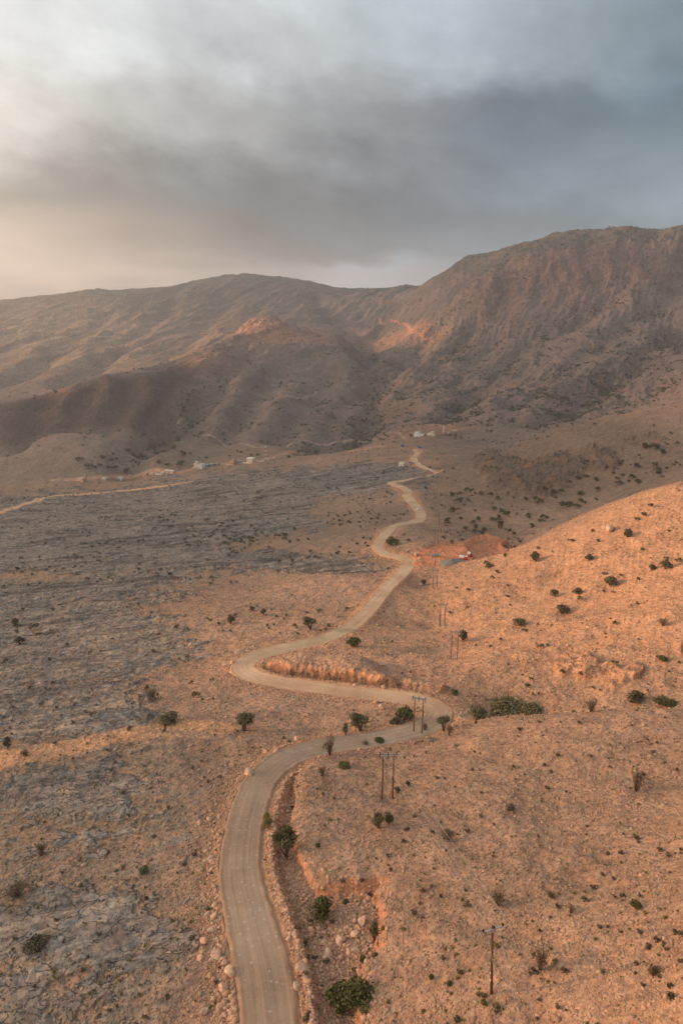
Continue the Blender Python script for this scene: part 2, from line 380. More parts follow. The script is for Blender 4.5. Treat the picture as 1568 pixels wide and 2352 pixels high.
# slate pavement mask (stratified, cracked grey rock on the left)
rock = blob([(100,1330,420,90,1.1),(420,1200,420,70,1.1),(700,1110,330,45,1.0),(100,1200,300,60,.8),(60,1500,330,110,1.2),(330,1480,210,60,.7),(60,1640,230,70,.9),(300,1640,160,50,.8),
             (720,1300,150,22,.7),(900,1315,25,8,0),(60,1830,280,70,.8),(60,2130,230,110,.85),(300,2150,210,100,.75),(60,2320,280,90,.95),(260,1950,260,60,.6),(230,1800,260,60,.7),(430,2180,90,60,.5),(620,1290,220,25,.6),
             (860,1085,90,22,.6),(790,1310,100,12,.6),(600,1400,40,12,.5)])
rock -= blob([(690,1350,150,38,1.2),(840,1170,110,45,.9),(60,1325,120,18,1.0),(560,1430,120,25,.8),(450,1400,120,14,.6),(520,1600,120,70,1.0),(380,2330,140,60,.8),(480,1950,110,400,.7),(650,1245,170,22,.6),(40,1470,20,50,.0)])
rock = rock + (fbm(XF / 46, YF / 22, 120, 6, 0.68) * 0.85) * mid + (fbm(XF / 7, YF / 4.5, 121, 4, 0.65) * 0.95 - 0.08) * mid * (YY < 420)
outcrop = blob([(1120,1060,40,25,1),(1180,1085,60,28,1.1),(1270,1090,60,35,1),(1360,1060,90,35,.8),(1480,1010,110,30,.5),(1180,1130,110,25,.55),
                (1290,1530,22,28,.9),(1345,1540,28,38,1.0),(1405,1560,32,38,1.0),(1460,1540,25,22,.8),(1560,1490,40,45,.7),(1380,1490,60,18,.5),(700,1230,30,12,0)])
outcrop = outcrop + fbm(XF / 14, YF / 14, 128, 3, 0.55) * 0.55 * sstep(outcrop, 0.1, 0.5)
rockm = sstep(rock, 0.42, 0.62) * mid * (U0 < 1000)
outm = sstep(outcrop, 0.45, 0.75) * mid
# strike runs nearly across the view; beds make small steps
sr = R(9)
stx = XF * math.cos(sr) + YF * math.sin(sr); sty = -XF * math.sin(sr) + YF * math.cos(sr)
for (lam, amp, sd_, y0) in ((26, 2.4, 131, 200), (10, 1.0, 135, 110), (4.2, 0.5, 139, 40)):
    q = (sty + fbm(stx / (lam * 4), sty / (lam * 2), sd_, 3) * lam * 1.6) / lam
    f = q - np.floor(q)
    saw = np.where(f < 0.82, f / 0.82, (1 - f) / 0.18) - 0.5
    am = (0.5 + 0.7 * fbm(stx / (lam * 5), sty / (lam * 2.5), sd_ + 7, 2)) * np.clip(1.4 - YY / (lam * 55), 0, 1)
    ZZ += rockm * saw * amp * am * (2.1 if lam > 5 else 1.1) * sstep(YY, y0 * 0.4, y0 * 1.5)
ZZ += rockm * fbm(stx / 5.0, sty / 2.0, 150, 4, 0.6, True) * 0.38
ZZ += outm * (fbm(XF / 7, YF / 9, 160, 4, 0.55, True) * 1.8 + fbm(XF / 17, YF / 15, 166, 4, 0.6, True) * 3.0 + 0.8) * (0.5 + 0.5 * sstep(YY, 150, 500)) * np.where(YY < 300, 1.15, 1.25)
NAT0 = ZZ.copy()
# gravel roughness near the camera
g1 = fbm(XF / 1.6, YF / 1.6, 170, 3, 0.6)
ZZ += np.clip(1.3 - YY / 260, 0, 1) * mid * g1 * 0.07

fold = np.zeros(ZZ.shape, np.float32)
for pl, wd, dp_ in (([(900,1500),(1050,1480),(1197,1442),(1290,1414),(1400,1348),(1500,1300),(1568,1270)], 4.5, 1.5), ([(980,1440),(1100,1400),(1230,1335),(1352,1290),(1450,1250)], 3.5, 1.0), ([(1120,1560),(1250,1520),(1400,1450),(1568,1400)], 3.5, 1.0),
                    ([(800,1800),(950,1850),(1100,1960),(1300,2020),(1568,2050)], 2.0, .45), ([(1050,1720),(1200,1760),(1400,1780),(1568,1790)], 2.2, .45), ([(900,2050),(1100,2130),(1350,2180),(1568,2180)], 1.6, .35),
                    ([(0,1850),(150,1880),(300,1870),(450,1830)], 2.5, .5), ([(0,2100),(150,2080),(300,2100),(430,2140)], 1.8, .4)):
    m_ = stroke(pl, wd, NAT0); ZZ -= m_ * dp_; fold = np.maximum(fold, m_)
# ---- cut the road bed into the land
NAT = ZZ.copy()
dist = np.full(ZZ.shape, 1e9); rside = np.zeros(ZZ.shape); rz = np.zeros(ZZ.shape); rhw = np.zeros(ZZ.shape); rv = np.zeros(ZZ.shape); ridx = np.zeros(ZZ.shape, np.int32)
RT = np.gradient(RD[:, :2], axis=0); RT /= np.linalg.norm(RT, axis=1)[:, None] + 1e-9
RADR = 26.0
Lrow = GL
for i in range(len(RD)):
    x, y, z, hw, vv = RD[i]
    if y < 28: continue
    rad = RADR if y < 420 else 16.0
    j0 = np.searchsorted(Lrow, math.log(max(y - rad, 20))); j1 = np.searchsorted(Lrow, math.log(y + rad))
    yy0 = max(y - rad, 26)
    Am = float(Ay(math.log(y)))
    amin = min((x - rad) / (y - rad) if x - rad > 0 else (x - rad) / max(y - rad, 20), (x - rad) / (y + rad)) / Am - 0.03
    amax = max((x + rad) / max(y - rad, 20), (x + rad) / (y + rad)) / Am + 0.03
    c0 = np.searchsorted(GS, amin); c1 = np.searchsorted(GS, amax)
    if j1 <= j0 or c1 <= c0: continue
    dx = XX[j0:j1, c0:c1] - x; dy = YY[j0:j1, c0:c1] - y
    d = np.hypot(dx, dy)
    m = d < dist[j0:j1, c0:c1]
    sg = RT[i, 0] * -dy + RT[i, 1] * dx          # > 0 : right of travel
    dist[j0:j1, c0:c1][m] = d[m]
    rside[j0:j1, c0:c1][m] = sg[m]
    rz[j0:j1, c0:c1][m] = z; rhw[j0:j1, c0:c1][m] = hw; rv[j0:j1, c0:c1][m] = vv; ridx[j0:j1, c0:c1][m] = i
near = dist < RADR
ix = ridx[near]
gx_ = XX[near] - RD[ix, 0]; gy_ = YY[near] - RD[ix, 1]
tt = np.clip(gx_ * RT[ix, 0] + gy_ * RT[ix, 1], -0.7, 0.7)
cr_ = gx_ * RT[ix, 1] - gy_ * RT[ix, 0]
dist[near] = np.hypot(gx_ - tt * RT[ix, 0], gy_ - tt * RT[ix, 1]); rside[near] = cr_
RG = np.gradient(RD, axis=0)
rz[near] += tt * RG[ix, 2]; rhw[near] += tt * RG[ix, 3]; rv[near] += tt * RG[ix, 4]
e = dist - rhw                                  # metres beyond the road's edge
rough = fbm(XF / 3.5, YF / 3.5, 180, 3, 0.55) * near
up = rz + 0.05 + np.maximum(e - 1.3 + rough * 1.2, 0) * 1.35
dn = rz - 0.15 - np.maximum(e - 0.9 + rough * 0.6, 0) * 0.55
Zc = np.minimum(np.maximum(ZZ, dn), up)
# ditch and bank beside the first stretch: right of the road
SV = np.array([1740, 1790, 1830, 1902, 1960, 2001, 2050, 2090, 2130, 2200, 2250, 2290, 2330, 2500])
SO = np.array([2.2, 3.6, 5.2, 4.9, 6.0, 6.9, 7.0, 8.0, 15.6, 14.6, 12.2, 8.4, 7.4, 7.4])
off = np.interp(rv, SV, SO) + rough * 0.5
dz = (rside > 0) & near & (YY < 135) & (rv > 1735)
fade = sstep(rv, 1735, 1800)
bed = rz - 1.5 * fade * sstep(e, 2.5, 4.0) + np.clip(e - 5, 0, 10) * 0.16 + fbm(XF / 1.2, YF / 1.2, 190, 3, 0.6) * 0.30 * sstep(e, 2.0, 3.5)
berm = 0.55 * np.exp(-((e - 2.5) / 0.55) ** 2) * fade * (0.7 + rough)
bank = np.maximum(ZZ, rz + 0.35)
off = off + fbm(XF / 5, YF / 5, 193, 4, 0.65) * 2.2 * sstep(off, 7, 12) + fbm(XF / 2.2, YF / 2.2, 194, 3, 0.6) * 0.35
prof = np.where(e < off, bed + berm, bed + (bank - bed) * (0.65 * sstep(e - off, 0, 0.8) + 0.35 * sstep(e - off, 0.4, 3.0)))
prof = np.where(e < 1.2, rz - 0.2, prof)
Zc = np.where(dz & (e < 20), prof + (ZZ - prof) * sstep(e, off + 0.8, off + 4.5) * (e > off), Zc)
# red cut face above the hairpin
hz = (rside < 0) & near & (rv < 1600) & (rv > 1535) & (YY < 215) & (U0 > 600)
hz = hz | ((rside > 0) & near & (rv < 1612) & (rv > 1540) & (YY < 215) & (U0 > 600))
upside = ZZ > rz - 0.5
offh = 3.2 + rough * 0.5 + fbm(XF / 9, YF / 9, 187, 2, 0.5) * 2.4
wallh = (1.5 * sstep(U0, 600, 640) * (1 - sstep(U0, 860, 960)) + 0.5) * (1 + 0.8 * fbm(XF / 8, YF / 8, 188, 3, 0.6))
bh = rz - 0.7 * sstep(e, 1, 3)
Zh = np.where(e < offh, bh + fbm(XF / 1.1, YF / 1.1, 191, 2) * 0.2, bh + (wallh + 0.7) * sstep(e - offh + fbm(XF / 5, YF / 5, 189, 2, 0.5) * 0.9, 0, 2.6) + fbm(XF / 2.6, YF / 2.6, 192, 4, 0.65) * 0.9 * sstep(e - offh, -1.5, 0.5))
ZT = ZZ + (np.maximum(ZZ, rz + 2.3) - ZZ) * sstep(e, 23, 13) * sstep(U0, 900, 820)
Zh = Zh + (ZT - Zh) * sstep(e, offh + 2.0, offh + 9.0)
cutside = hz & (YY > np.interp(XX, RD[RD[:, 4] < 1612][:60, 0][::-1], RD[RD[:, 4] < 1612][:60, 1][::-1]) if False else hz)
# the slope side of that leg is the far side (seen above the road)
legN = (V0 < rv - 2)
Zc = np.where(hz & legN, Zh, Zc)
inside = e < 0.75
Zc = np.where(inside & near, rz - 0.35 - YY * 0.0011, Zc)
ZZ = np.where(near, Zc, ZZ)
edge = np.exp(-(np.clip(e, 0, 40) / 5.5) ** 2) * near

# ---- worked ground: cleared plateau with a pit
def polymask(poly, soft, U=None, V=None):
    U = U0 if U is None else U; V = V0 if V is None else V
    ins = np.zeros(U.shape, bool); dmin = np.full(U.shape, 1e9)
    n = len(poly)
    bb = (U > min(p[0] for p in poly) - 40) & (U < max(p[0] for p in poly) + 40) & (V > min(p[1] for p in poly) - 40) & (V < max(p[1] for p in poly) + 40)
    uu = U[bb]; vv = V[bb]; ii = np.zeros(uu.shape, bool); dd = np.full(uu.shape, 1e9)
    for i in range(n):
        x1, y1 = poly[i]; x2, y2 = poly[(i + 1) % n]
        cr = ((y1 > vv) != (y2 > vv)) & (uu < (x2 - x1) * (vv - y1) / ((y2 - y1) or 1e-9) + x1)
        ii ^= cr
        t = np.clip(((uu - x1) * (x2 - x1) + (vv - y1) * (y2 - y1)) / ((x2 - x1) ** 2 + (y2 - y1) ** 2), 0, 1)
        dd = np.minimum(dd, np.hypot(uu - x1 - t * (x2 - x1), vv - y1 - t * (y2 - y1)))
    out = np.zeros(U.shape)
    out[bb] = np.clip(0.5 + np.where(ii, dd, -dd) / soft, 0, 1)
    return out
U1, V1 = proj(XX, YY, ZZ)
band = (YY > 300) & (YY < 430)
site = polymask([(945,1296),(958,1262),(1000,1248),(1040,1243),(1062,1246),(1085,1241),(1120,1243),(1160,1258),(1172,1265),(1110,1280),(1040,1292),(1000,1302)], 6) * band
ZZ = ZZ * (1 - site) + site * (CAMZ - 141.6 - (YY - 345) * 0.09 + fbm(XF / 6, YF / 6, 195, 2) * 0.25)
pit = polymask([(1070,1250),(1098,1247),(1130,1252),(1168,1263),(1120,1275),(1092,1277),(1086,1266)], 8) * band
ZZ -= pit * 3.0
U1, V1 = proj(XX, YY, ZZ)
print("grid", ZZ.shape)

# ---- ground albedo, with some sunlight, shade and haze put into the colour
def mixc(c, m, k_):
    for i in range(3): c[i] = c[i] * (1 - m) + k_[i] * m
big = fbm(XF / 90, YF / 90, 200, 4, 0.5)
sm = fbm(XF / 7, YF / 7, 205, 4, 0.6)
C = [np.full(ZZ.shape, q, np.float32) for q in (0.395, 0.250, 0.170)]
mixc(C, sstep(big + sm * 0.5, 0.1, 0.6) * 0.5, (0.32, 0.22, 0.155))
v1_ = fbm(XF / 20, YF / 16, 241, 5, 0.62)
mixc(C, sstep(v1_, 0.0, 0.5) * 0.5, (0.29, 0.185, 0.125)); mixc(C, sstep(-v1_, 0.1, 0.55) * 0.45, (0.50, 0.325, 0.215))
mixc(C, fold * 0.35 * sstep(sm, -0.4, 0.4), (0.25, 0.175, 0.115))
# slope behind the lit spur: gravel colour darkened to carry its shade
gslope_shade = np.clip(blob([(1200,1120,330,75,1),(1450,1030,260,80,1),(1000,1130,120,60,.8),(1150,1000,300,60,.9),(1100,1225,120,20,.8)]), 0, 1) * (YY > 375)
mixc(C, gslope_shade * 0.85, (0.178, 0.136, 0.107))
valley = np.clip(blob([(300,1250,600,160,1),(700,1150,250,90,1),(60,1600,350,160,.7),(100,2000,300,300,.4)]), 0, 1) * mid
mixc(C, valley * 0.8, (0.235, 0.175, 0.132))
hillc_lit = np.clip(blob([(1350,1350,330,170,1.3),(1100,1450,220,110,1),(1500,1200,160,100,1)]), 0, 1) * mid * (YY < 375) * (YY > 140)
mixc(C, hillc_lit * 0.85, (0.455, 0.270, 0.168))  # sunlit hillside: warm light put into the gravel colour
mixc(C, hillc_lit * sstep(fbm(XF / 25, YF / 12, 207, 4, 0.6), 0.0, 0.5) * 0.4, (0.36, 0.20, 0.12))
pink = np.clip(blob([(700,1355,140,35,1),(560,1440,140,25,.7),(600,1620,200,50,.8),(900,1500,250,70,.4),(760,1360,100,40,.5)]), 0, 1) * mid
mixc(C, pink * 0.7, (0.46, 0.30, 0.215))
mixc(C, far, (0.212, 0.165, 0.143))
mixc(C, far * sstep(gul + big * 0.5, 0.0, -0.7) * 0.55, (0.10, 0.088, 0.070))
mixc(C, np.clip(wadi, 0, 1) * sstep(sm, -0.5, 0.3) * 0.75, (0.075, 0.072, 0.05))
mixc(C, far * sstep(big + fbm(XF / 35, YF / 35, 210, 3) * 0.6, 0.15, 0.7) * 0.6, (0.225, 0.155, 0.118))
mixc(C, cliff * 0.6, (0.20, 0.125, 0.10))
mixc(C, cliff * sstep(fbm(XF / 30, YF / 60, 108, 4, .6), 0.0, 0.5) * 0.5, (0.28, 0.19, 0.15))
# scrubby green summits
top = far * sstep(V1 - blob([(1200,700,400,200,-95),(1568,600,200,200,-25)]) + sm * 14 + big * 26, 745, 700) * (cliff < 0.55)
mixc(C, top * 0.6, (0.085, 0.088, 0.066))
mixc(C, far * np.clip(blob([(120,780,280,75,1)]), 0, 1) * sstep(big + sm, -0.5, 0.3) * 0.75, (0.40, 0.31, 0.21))  # warm light and haze on the left mountain put into its colour
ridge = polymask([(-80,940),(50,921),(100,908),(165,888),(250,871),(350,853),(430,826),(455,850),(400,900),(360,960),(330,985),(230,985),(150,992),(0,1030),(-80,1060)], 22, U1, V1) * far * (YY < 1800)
mixc(C, ridge * 0.88, (0.115, 0.080, 0.064))  # brown ridge, its own brown darkened further for cloud shade
lowh = polymask([(-80,1060),(0,1036),(75,1010),(150,998),(300,1012),(400,1042),(350,1090),(200,1103),(-80,1115)], 14, U1, V1) * (YY < 1120) * (YY > 850)
mixc(C, lowh * 0.85, (0.262, 0.208, 0.172))
mixc(C, polymask([(330,985),(400,960),(480,1000),(520,1040),(440,1070),(350,1090),(260,1098),(330,1050),(390,1035)], 22, U1, V1) * (YY > 900) * (YY < 1400) * 0.6, (0.17, 0.145, 0.11))
mixc(C, polymask([(610,735),(720,765),(835,820),(850,960),(700,1020),(560,1000),(600,850)], 40, U1, V1) * far * (YY < 2200) * 0.5, (0.275, 0.212, 0.175))
mixc(C, blob([(740,950,60,25,1),(880,935,50,20,1),(920,820,60,40,.4)]) * far * sstep(sm, -0.4, 0.2) * 0.6, (0.12, 0.095, 0.075))
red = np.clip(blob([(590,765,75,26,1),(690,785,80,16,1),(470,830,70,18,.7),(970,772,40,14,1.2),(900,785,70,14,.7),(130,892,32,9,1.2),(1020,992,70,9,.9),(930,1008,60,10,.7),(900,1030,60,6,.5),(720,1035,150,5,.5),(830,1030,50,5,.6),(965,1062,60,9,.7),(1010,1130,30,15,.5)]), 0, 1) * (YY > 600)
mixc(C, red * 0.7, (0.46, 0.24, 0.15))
# slate
rk = [0.228, 0.210, 0.192]
mixc(C, rockm * (0.75 + 0.25 * sstep(sm, -0.3, 0.3)), rk)
mixc(C, rockm * sstep(fbm(stx / 7, sty / 1.6, 220, 4, 0.6), 0.12, 0.35) * 0.75, (0.33, 0.285, 0.235))
mixc(C, rockm * sstep(fbm(stx / 9, sty / 2.2, 225, 4, 0.6), 0.12, 0.4) * 0.75 * np.where(YY < 260, 0.45, 1.0), (0.10, 0.095, 0.09))
mixc(C, rockm * sstep(fbm(stx / 70, sty / 11, 227, 4, 0.6), 0.02, 0.22) * 0.8 * np.where(YY < 260, 0.45, 1.0), (0.095, 0.090, 0.086))
mixc(C, rockm * sstep(fbm(stx / 60, sty / 7, 228, 4, 0.6), 0.1, 0.3) * 0.75, (0.31, 0.265, 0.215))
mixc(C, rockm * sstep(fbm(stx / 45, sty / 2.6, 229, 4, 0.6), 0.18, 0.34) * 0.7 * np.where(YY < 260, 0.45, 1.0), (0.07, 0.066, 0.062))
mixc(C, outm * np.where(YY > 300, 0.8, 0.0), (0.14, 0.108, 0.085))
mixc(C, outm * (YY > 300) * sstep(fbm(XF / 16, YF / 16, 231, 3), 0.0, 0.4) * 0.6, (0.27, 0.165, 0.10))
mixc(C, outm * np.where(YY < 300, 0.6, 0.0), (0.50, 0.27, 0.16))
lft = np.clip(blob([(150,1950,380,330,1.0),(350,1800,250,120,.5),(100,2250,350,200,1),(420,2150,120,200,.5)]), 0, 1) * mid * (YY < 240) * (1 - rockm)
mixc(C, lft * 0.45, (0.26, 0.20, 0.15))
mixc(C, lft * sstep(fbm(stx / 11, sty / 2.6, 222, 5, 0.65), -0.05, 0.35) * 0.75, (0.245, 0.215, 0.18))
mixc(C, lft * sstep(fbm(stx / 5, sty / 1.1, 224, 4, 0.65), 0.2, 0.45) * 0.6, (0.13, 0.12, 0.105))
# faint dry grass between the stones
gr = sstep(fbm(XF / 5, YF / 4, 230, 4, 0.65), 0.18, 0.5) * mid * (0.35 + 0.65 * valley)
mixc(C, gr * 0.35, (0.20, 0.165, 0.06))
# fresh, redder earth where the road was cut; cut faces
dzx = np.gradient(ZZ, axis=1) / (np.gradient(XX, axis=1) + 1e-6); dzy = np.gradient(ZZ, axis=0) / (np.gradient(YY, axis=0) + 1e-6)
slope = np.hypot(dzx, dzy)
mixc(C, np.clip(edge, 0, 1) * 0.55, (0.47, 0.265, 0.16))
mixc(C, near * sstep(slope, 0.7, 1.5) * sstep(e, 1.0, 2.0) * 0.8, (0.60, 0.31, 0.18))
mixc(C, np.where(hz & legN & (YY < 215), 1.0, 0) * sstep(e, 1.5, 3.0) * sstep(e, offh + 2.2, offh + 1.0) * sstep(rz + 1.3 + fbm(XF / 4, YF / 4, 251, 3) * 1.6 - ZZ, -0.2, 0.4) * sstep(U0, 1000, 900) * 0.75, (0.13, 0.075, 0.05))  # lower hairpin cut face: dark rock plus its shade put into the colour
mixc(C, site, (0.50, 0.225, 0.125)); mixc(C, pit * 0.6, (0.36, 0.17, 0.10))
for i in range(3): C[i] = np.clip(C[i] * (1 + 0.16 * sm), 0.02, 0.9)

# tracks: lighter worn lines on the land (pixel polylines)
TR = [([(-80,1196),(0,1176),(60,1158),(110,1142),(200,1134),(300,1126),(380,1116),(432,1107)], 8.0, (0.66,0.42,0.26)),
      ([(-60,1752),(0,1745),(80,1732),(180,1712),(260,1694),(340,1680),(420,1672),(500,1676)], 6.5, (0.58,0.335,0.19)),
      ([(340,1680),(420,1684),(520,1692),(600,1696),(680,1690)], 1.6, (0.36,0.25,0.18)),
      ([(120,1103),(200,1100),(300,1094),(400,1085),(440,1078),(520,1064),(600,1058),(700,1045),(800,1036),(870,1024)], 6.0, (0.50,0.30,0.20)),
      ([(468,1000),(500,1008),(560,1019),(600,1027),(660,1025),(750,1022),(850,1012),(930,1008)], 4.0, (0.48,0.34,0.24)),
      ([(408,980),(410,968),(422,962)], 4.0, (0.42,0.32,0.25)),
      ([(660,908),(680,913),(715,907),(728,899)], 4.0, (0.42,0.32,0.25)),
      ([(680,892),(682,884),(692,879)], 2.0, (0.42,0.32,0.25)),
      ([(870,730),(910,738),(940,752),(960,764),(972,772),(985,780),(968,778)], 5.0, (0.58,0.27,0.16)),
      ([(860,1052),(900,1050),(945,1042),(1000,1048),(1050,1046)], 2.2, (0.44,0.25,0.16)),
      ([(1040,1640),(1075,1650),(1120,1640)], 3.5, (0.40,0.27,0.19)),
      ([(940,1296),(952,1288),(975,1284)], 4.0, (0.50,0.26,0.15))]
def zat(x, y):
    L = math.log(y); s = x / y / float(Ay(L))
    fj = float(np.interp(L, GL, np.arange(NRW))); fi = float(np.interp(s, GS, np.arange(NC)))
    j = min(int(fj), NRW - 2); i = min(int(fi), NC - 2); fj -= j; fi -= i
    return float((ZZ[j, i] * (1 - fi) + ZZ[j, i + 1] * fi) * (1 - fj) + (ZZ[j + 1, i] * (1 - fi) + ZZ[j + 1, i + 1] * fi) * fj)
for (pl, wd, cc) in TR:
    P = [hitrow(u, v) for (u, v) in pl]
    P = [p for p in P if p is not None]
    if len(P) < 2: continue
    Q, _ = resample(catmull([(p.x, p.y, p.z) for p in P], 10), 1.5)
    tm = np.zeros(ZZ.shape, np.float32)
    for (x, y, z) in Q:
        if y < 27: continue
        r_ = wd * 2.2
        j0, j1 = np.searchsorted(GL, [math.log(max(y - r_, 20)), math.log(y + r_)])
        Am = float(Ay(math.log(y)))
        c0 = np.searchsorted(GS, min((x - r_) / (y + r_), (x - r_) / (y - r_)) / Am - .01); c1 = np.searchsorted(GS, max((x + r_) / (y - r_), (x + r_) / (y + r_)) / Am + .01)
        d = np.hypot(XX[j0:j1, c0:c1] - x, YY[j0:j1, c0:c1] - y)
        tm[j0:j1, c0:c1] = np.maximum(tm[j0:j1, c0:c1], 1 - sstep(d, wd * 0.45, wd * 0.95))
    mixc(C, tm * 0.85, cc)
    rockm = rockm * (1 - tm)

# ------------------------------------------------------------------ materials
def newmat(name):
    m = bpy.data.materials.new(name); m.use_nodes = True
    t = m.node_tree; b = t.nodes['Principled BSDF']
    b.inputs['Roughness'].default_value = 0.95
    b.inputs['Specular IOR Level'].default_value = 0.12
    return m, t, b
def ground_material():
    m, t, b = newmat("stony_ground")
    n = t.nodes.new; l = t.links.new
    def mt(op, a, b_=None, clamp=False):
        q = n('ShaderNodeMath'); q.operation = op; q.use_clamp = clamp
        for i, x in enumerate((a, b_)):
            if x is None: continue
            if isinstance(x, (int, float)): q.inputs[i].default_value = x
            else: l(x, q.inputs[i])
        return q.outputs[0]
    at = n('ShaderNodeAttribute'); at.attribute_name = 'albedo'
    rk_ = n('ShaderNodeAttribute'); rk_.attribute_name = 'rock'
    geo = n('ShaderNodeNewGeometry')
    def noise(scale, det, rough=0.6, vec=None):
        q = n('ShaderNodeTexNoise'); q.inputs['Scale'].default_value = scale; q.inputs['Detail'].default_value = det; q.inputs['Roughness'].default_value = rough
        l(vec or geo.outputs['Position'], q.inputs['Vector']); return q.outputs[0]
    # stones of several sizes
    def vor(scale, feat='F1', vec=None):
        q = n('ShaderNodeTexVoronoi'); q.feature = feat; q.inputs['Scale'].default_value = scale
        l(vec or geo.outputs['Position'], q.inputs['Vector']); return q
    na = noise(0.9, 5, 0.7); nb = noise(0.16, 6, 0.65); nc = noise(0.02, 5, 0.6)
    v1 = vor(1.5); v2 = vor(0.62); 
    cell = n('ShaderNodeSeparateColor'); l(v1.outputs['Color'], cell.inputs[0])
    cell2 = n('ShaderNodeSeparateColor'); l(v2.outputs['Color'], cell2.inputs[0])
    # slate: stretched cracked blocks along the strike
    mp = n('ShaderNodeMapping'); mp.vector_type = 'POINT'; mp.inputs['Rotation'].default_value = (0, 0, -R(9)); mp.inputs['Scale'].default_value = (0.30, 0.75, 0.3)
    dis = n('ShaderNodeVectorMath'); dis.operation = 'MULTIPLY_ADD'
    nv = n('ShaderNodeTexNoise'); nv.inputs['Scale'].default_value = 0.25; nv.inputs['Detail'].default_value = 4; l(geo.outputs['Position'], nv.inputs['Vector'])
    l(nv.outputs['Color'], dis.inputs[0]); dis.inputs[1].default_value = (9, 6, 5); l(geo.outputs['Position'], dis.inputs[2])
    l(dis.outputs[0], mp.inputs['Vector'])
    vc = vor(1.0, 'DISTANCE_TO_EDGE', mp.outputs[0])
    vcc = vor(1.0, 'F1', mp.outputs[0])
    crn = noise(0.35, 5, 0.7)
    crd = mt('ADD', vc.outputs['Distance'], mt('MULTIPLY', mt('MAXIMUM', mt('SUBTRACT', crn, 0.485), 0.0), 0.9))
    crack = n('ShaderNodeMapRange'); l(crd, crack.inputs[0]); crack.inputs[1].default_value = 0.0; crack.inputs[2].default_value = 0.06
    cbr = n('ShaderNodeSeparateColor'); l(vcc.outputs['Color'], cbr.inputs[0])
    # brightness factor
    f = mt('ADD', mt('MULTIPLY', mt('SUBTRACT', na, 0.5), 0.9), mt('MULTIPLY', mt('SUBTRACT', nb, 0.5), 0.8))
    f = mt('ADD', f, mt('MULTIPLY', mt('SUBTRACT', nc, 0.5), 0.5))
    f = mt('ADD', f, mt('MULTIPLY', mt('SUBTRACT', cell.outputs[0], 0.5), 0.38))
    f = mt('ADD', f, 1.0)
    fr = mt('MULTIPLY', f, mt('ADD', mt('MULTIPLY', crack.outputs[0], 0.38), 0.63))
    fr = mt('MULTIPLY', fr, mt('ADD', mt('MULTIPLY', cbr.outputs[0], 0.35), 0.85))
    mixf = n('ShaderNodeMix'); mixf.data_type = 'FLOAT'; l(rk_.outputs['Fac'], mixf.inputs[0]); l(f, mixf.inputs[2]); l(fr, mixf.inputs[3])
    sc_ = n('ShaderNodeVectorMath'); sc_.operation = 'SCALE'; l(at.outputs['Color'], sc_.inputs[0]); l(mixf.outputs[0], sc_.inputs['Scale'])
    # hue shift: pale and reddish stones
    hs = n('ShaderNodeMix'); hs.data_type = 'RGBA'; hs.blend_type = 'MULTIPLY'
    l(mt('MULTIPLY', cell2.outputs[1], 0.45), hs.inputs[0]); l(sc_.outputs[0], hs.inputs[6]); hs.inputs[7].default_value = (1.1, 0.86, 0.74, 1)
    l(hs.outputs[2], b.inputs['Base Color'])
    # relief
    st1 = mt('SUBTRACT', 0.6, v1.outputs['Distance'], clamp=True); st2 = mt('SUBTRACT', 0.55, v2.outputs['Distance'], clamp=True)
    hg = mt('ADD', mt('MULTIPLY', na, 0.30), mt('ADD', mt('MULTIPLY', st1, 0.22), mt('ADD', mt('MULTIPLY', st2, 0.26), mt('MULTIPLY', nb, 0.45))))
    hr = mt('ADD', mt('MULTIPLY', crack.outputs[0], 0.28), mt('ADD', mt('MULTIPLY', na, 0.2), mt('ADD', mt('MULTIPLY', nb, 0.9), mt('MULTIPLY', cbr.outputs[1], 0.35))))
    mh = n('ShaderNodeMix'); mh.data_type = 'FLOAT'; l(rk_.outputs['Fac'], mh.inputs[0]); l(hg, mh.inputs[2]); l(hr, mh.inputs[3])
    px = n('ShaderNodeSeparateXYZ'); l(geo.outputs['Position'], px.inputs[0])
    mf = n('ShaderNodeMapRange'); l(px.outputs[1], mf.inputs[0]); mf.inputs[1].default_value = 500; mf.inputs[2].default_value = 1300; mf.inputs[3].default_value = 0.0; mf.inputs[4].default_value = 1.0
    nd = noise(0.055, 6, 0.72)
    far_ = mt('ADD', mt('MULTIPLY', nc, 14.0), mt('MULTIPLY', mt('MULTIPLY', nd, 9.0), mf.outputs[0]))
    f_far = mt('MULTIPLY', mt('MULTIPLY', mt('SUBTRACT', nd, 0.5), 1.1), mf.outputs[0])
    scx = n('ShaderNodeVectorMath'); scx.operation = 'SCALE'; l(hs.outputs[2], scx.inputs[0]); l(mt('ADD', f_far, 1.0), scx.inputs['Scale'])
    l(scx.outputs[0], b.inputs['Base Color'])
    bp = n('ShaderNodeBump'); bp.inputs['Strength'].default_value = 1.0; bp.inputs['Distance'].default_value = 1.0
    l(mt('ADD', mh.outputs[0], far_), bp.inputs['Height'])
    l(bp.outputs[0], b.inputs['Normal'])
    return m
MG = ground_material()

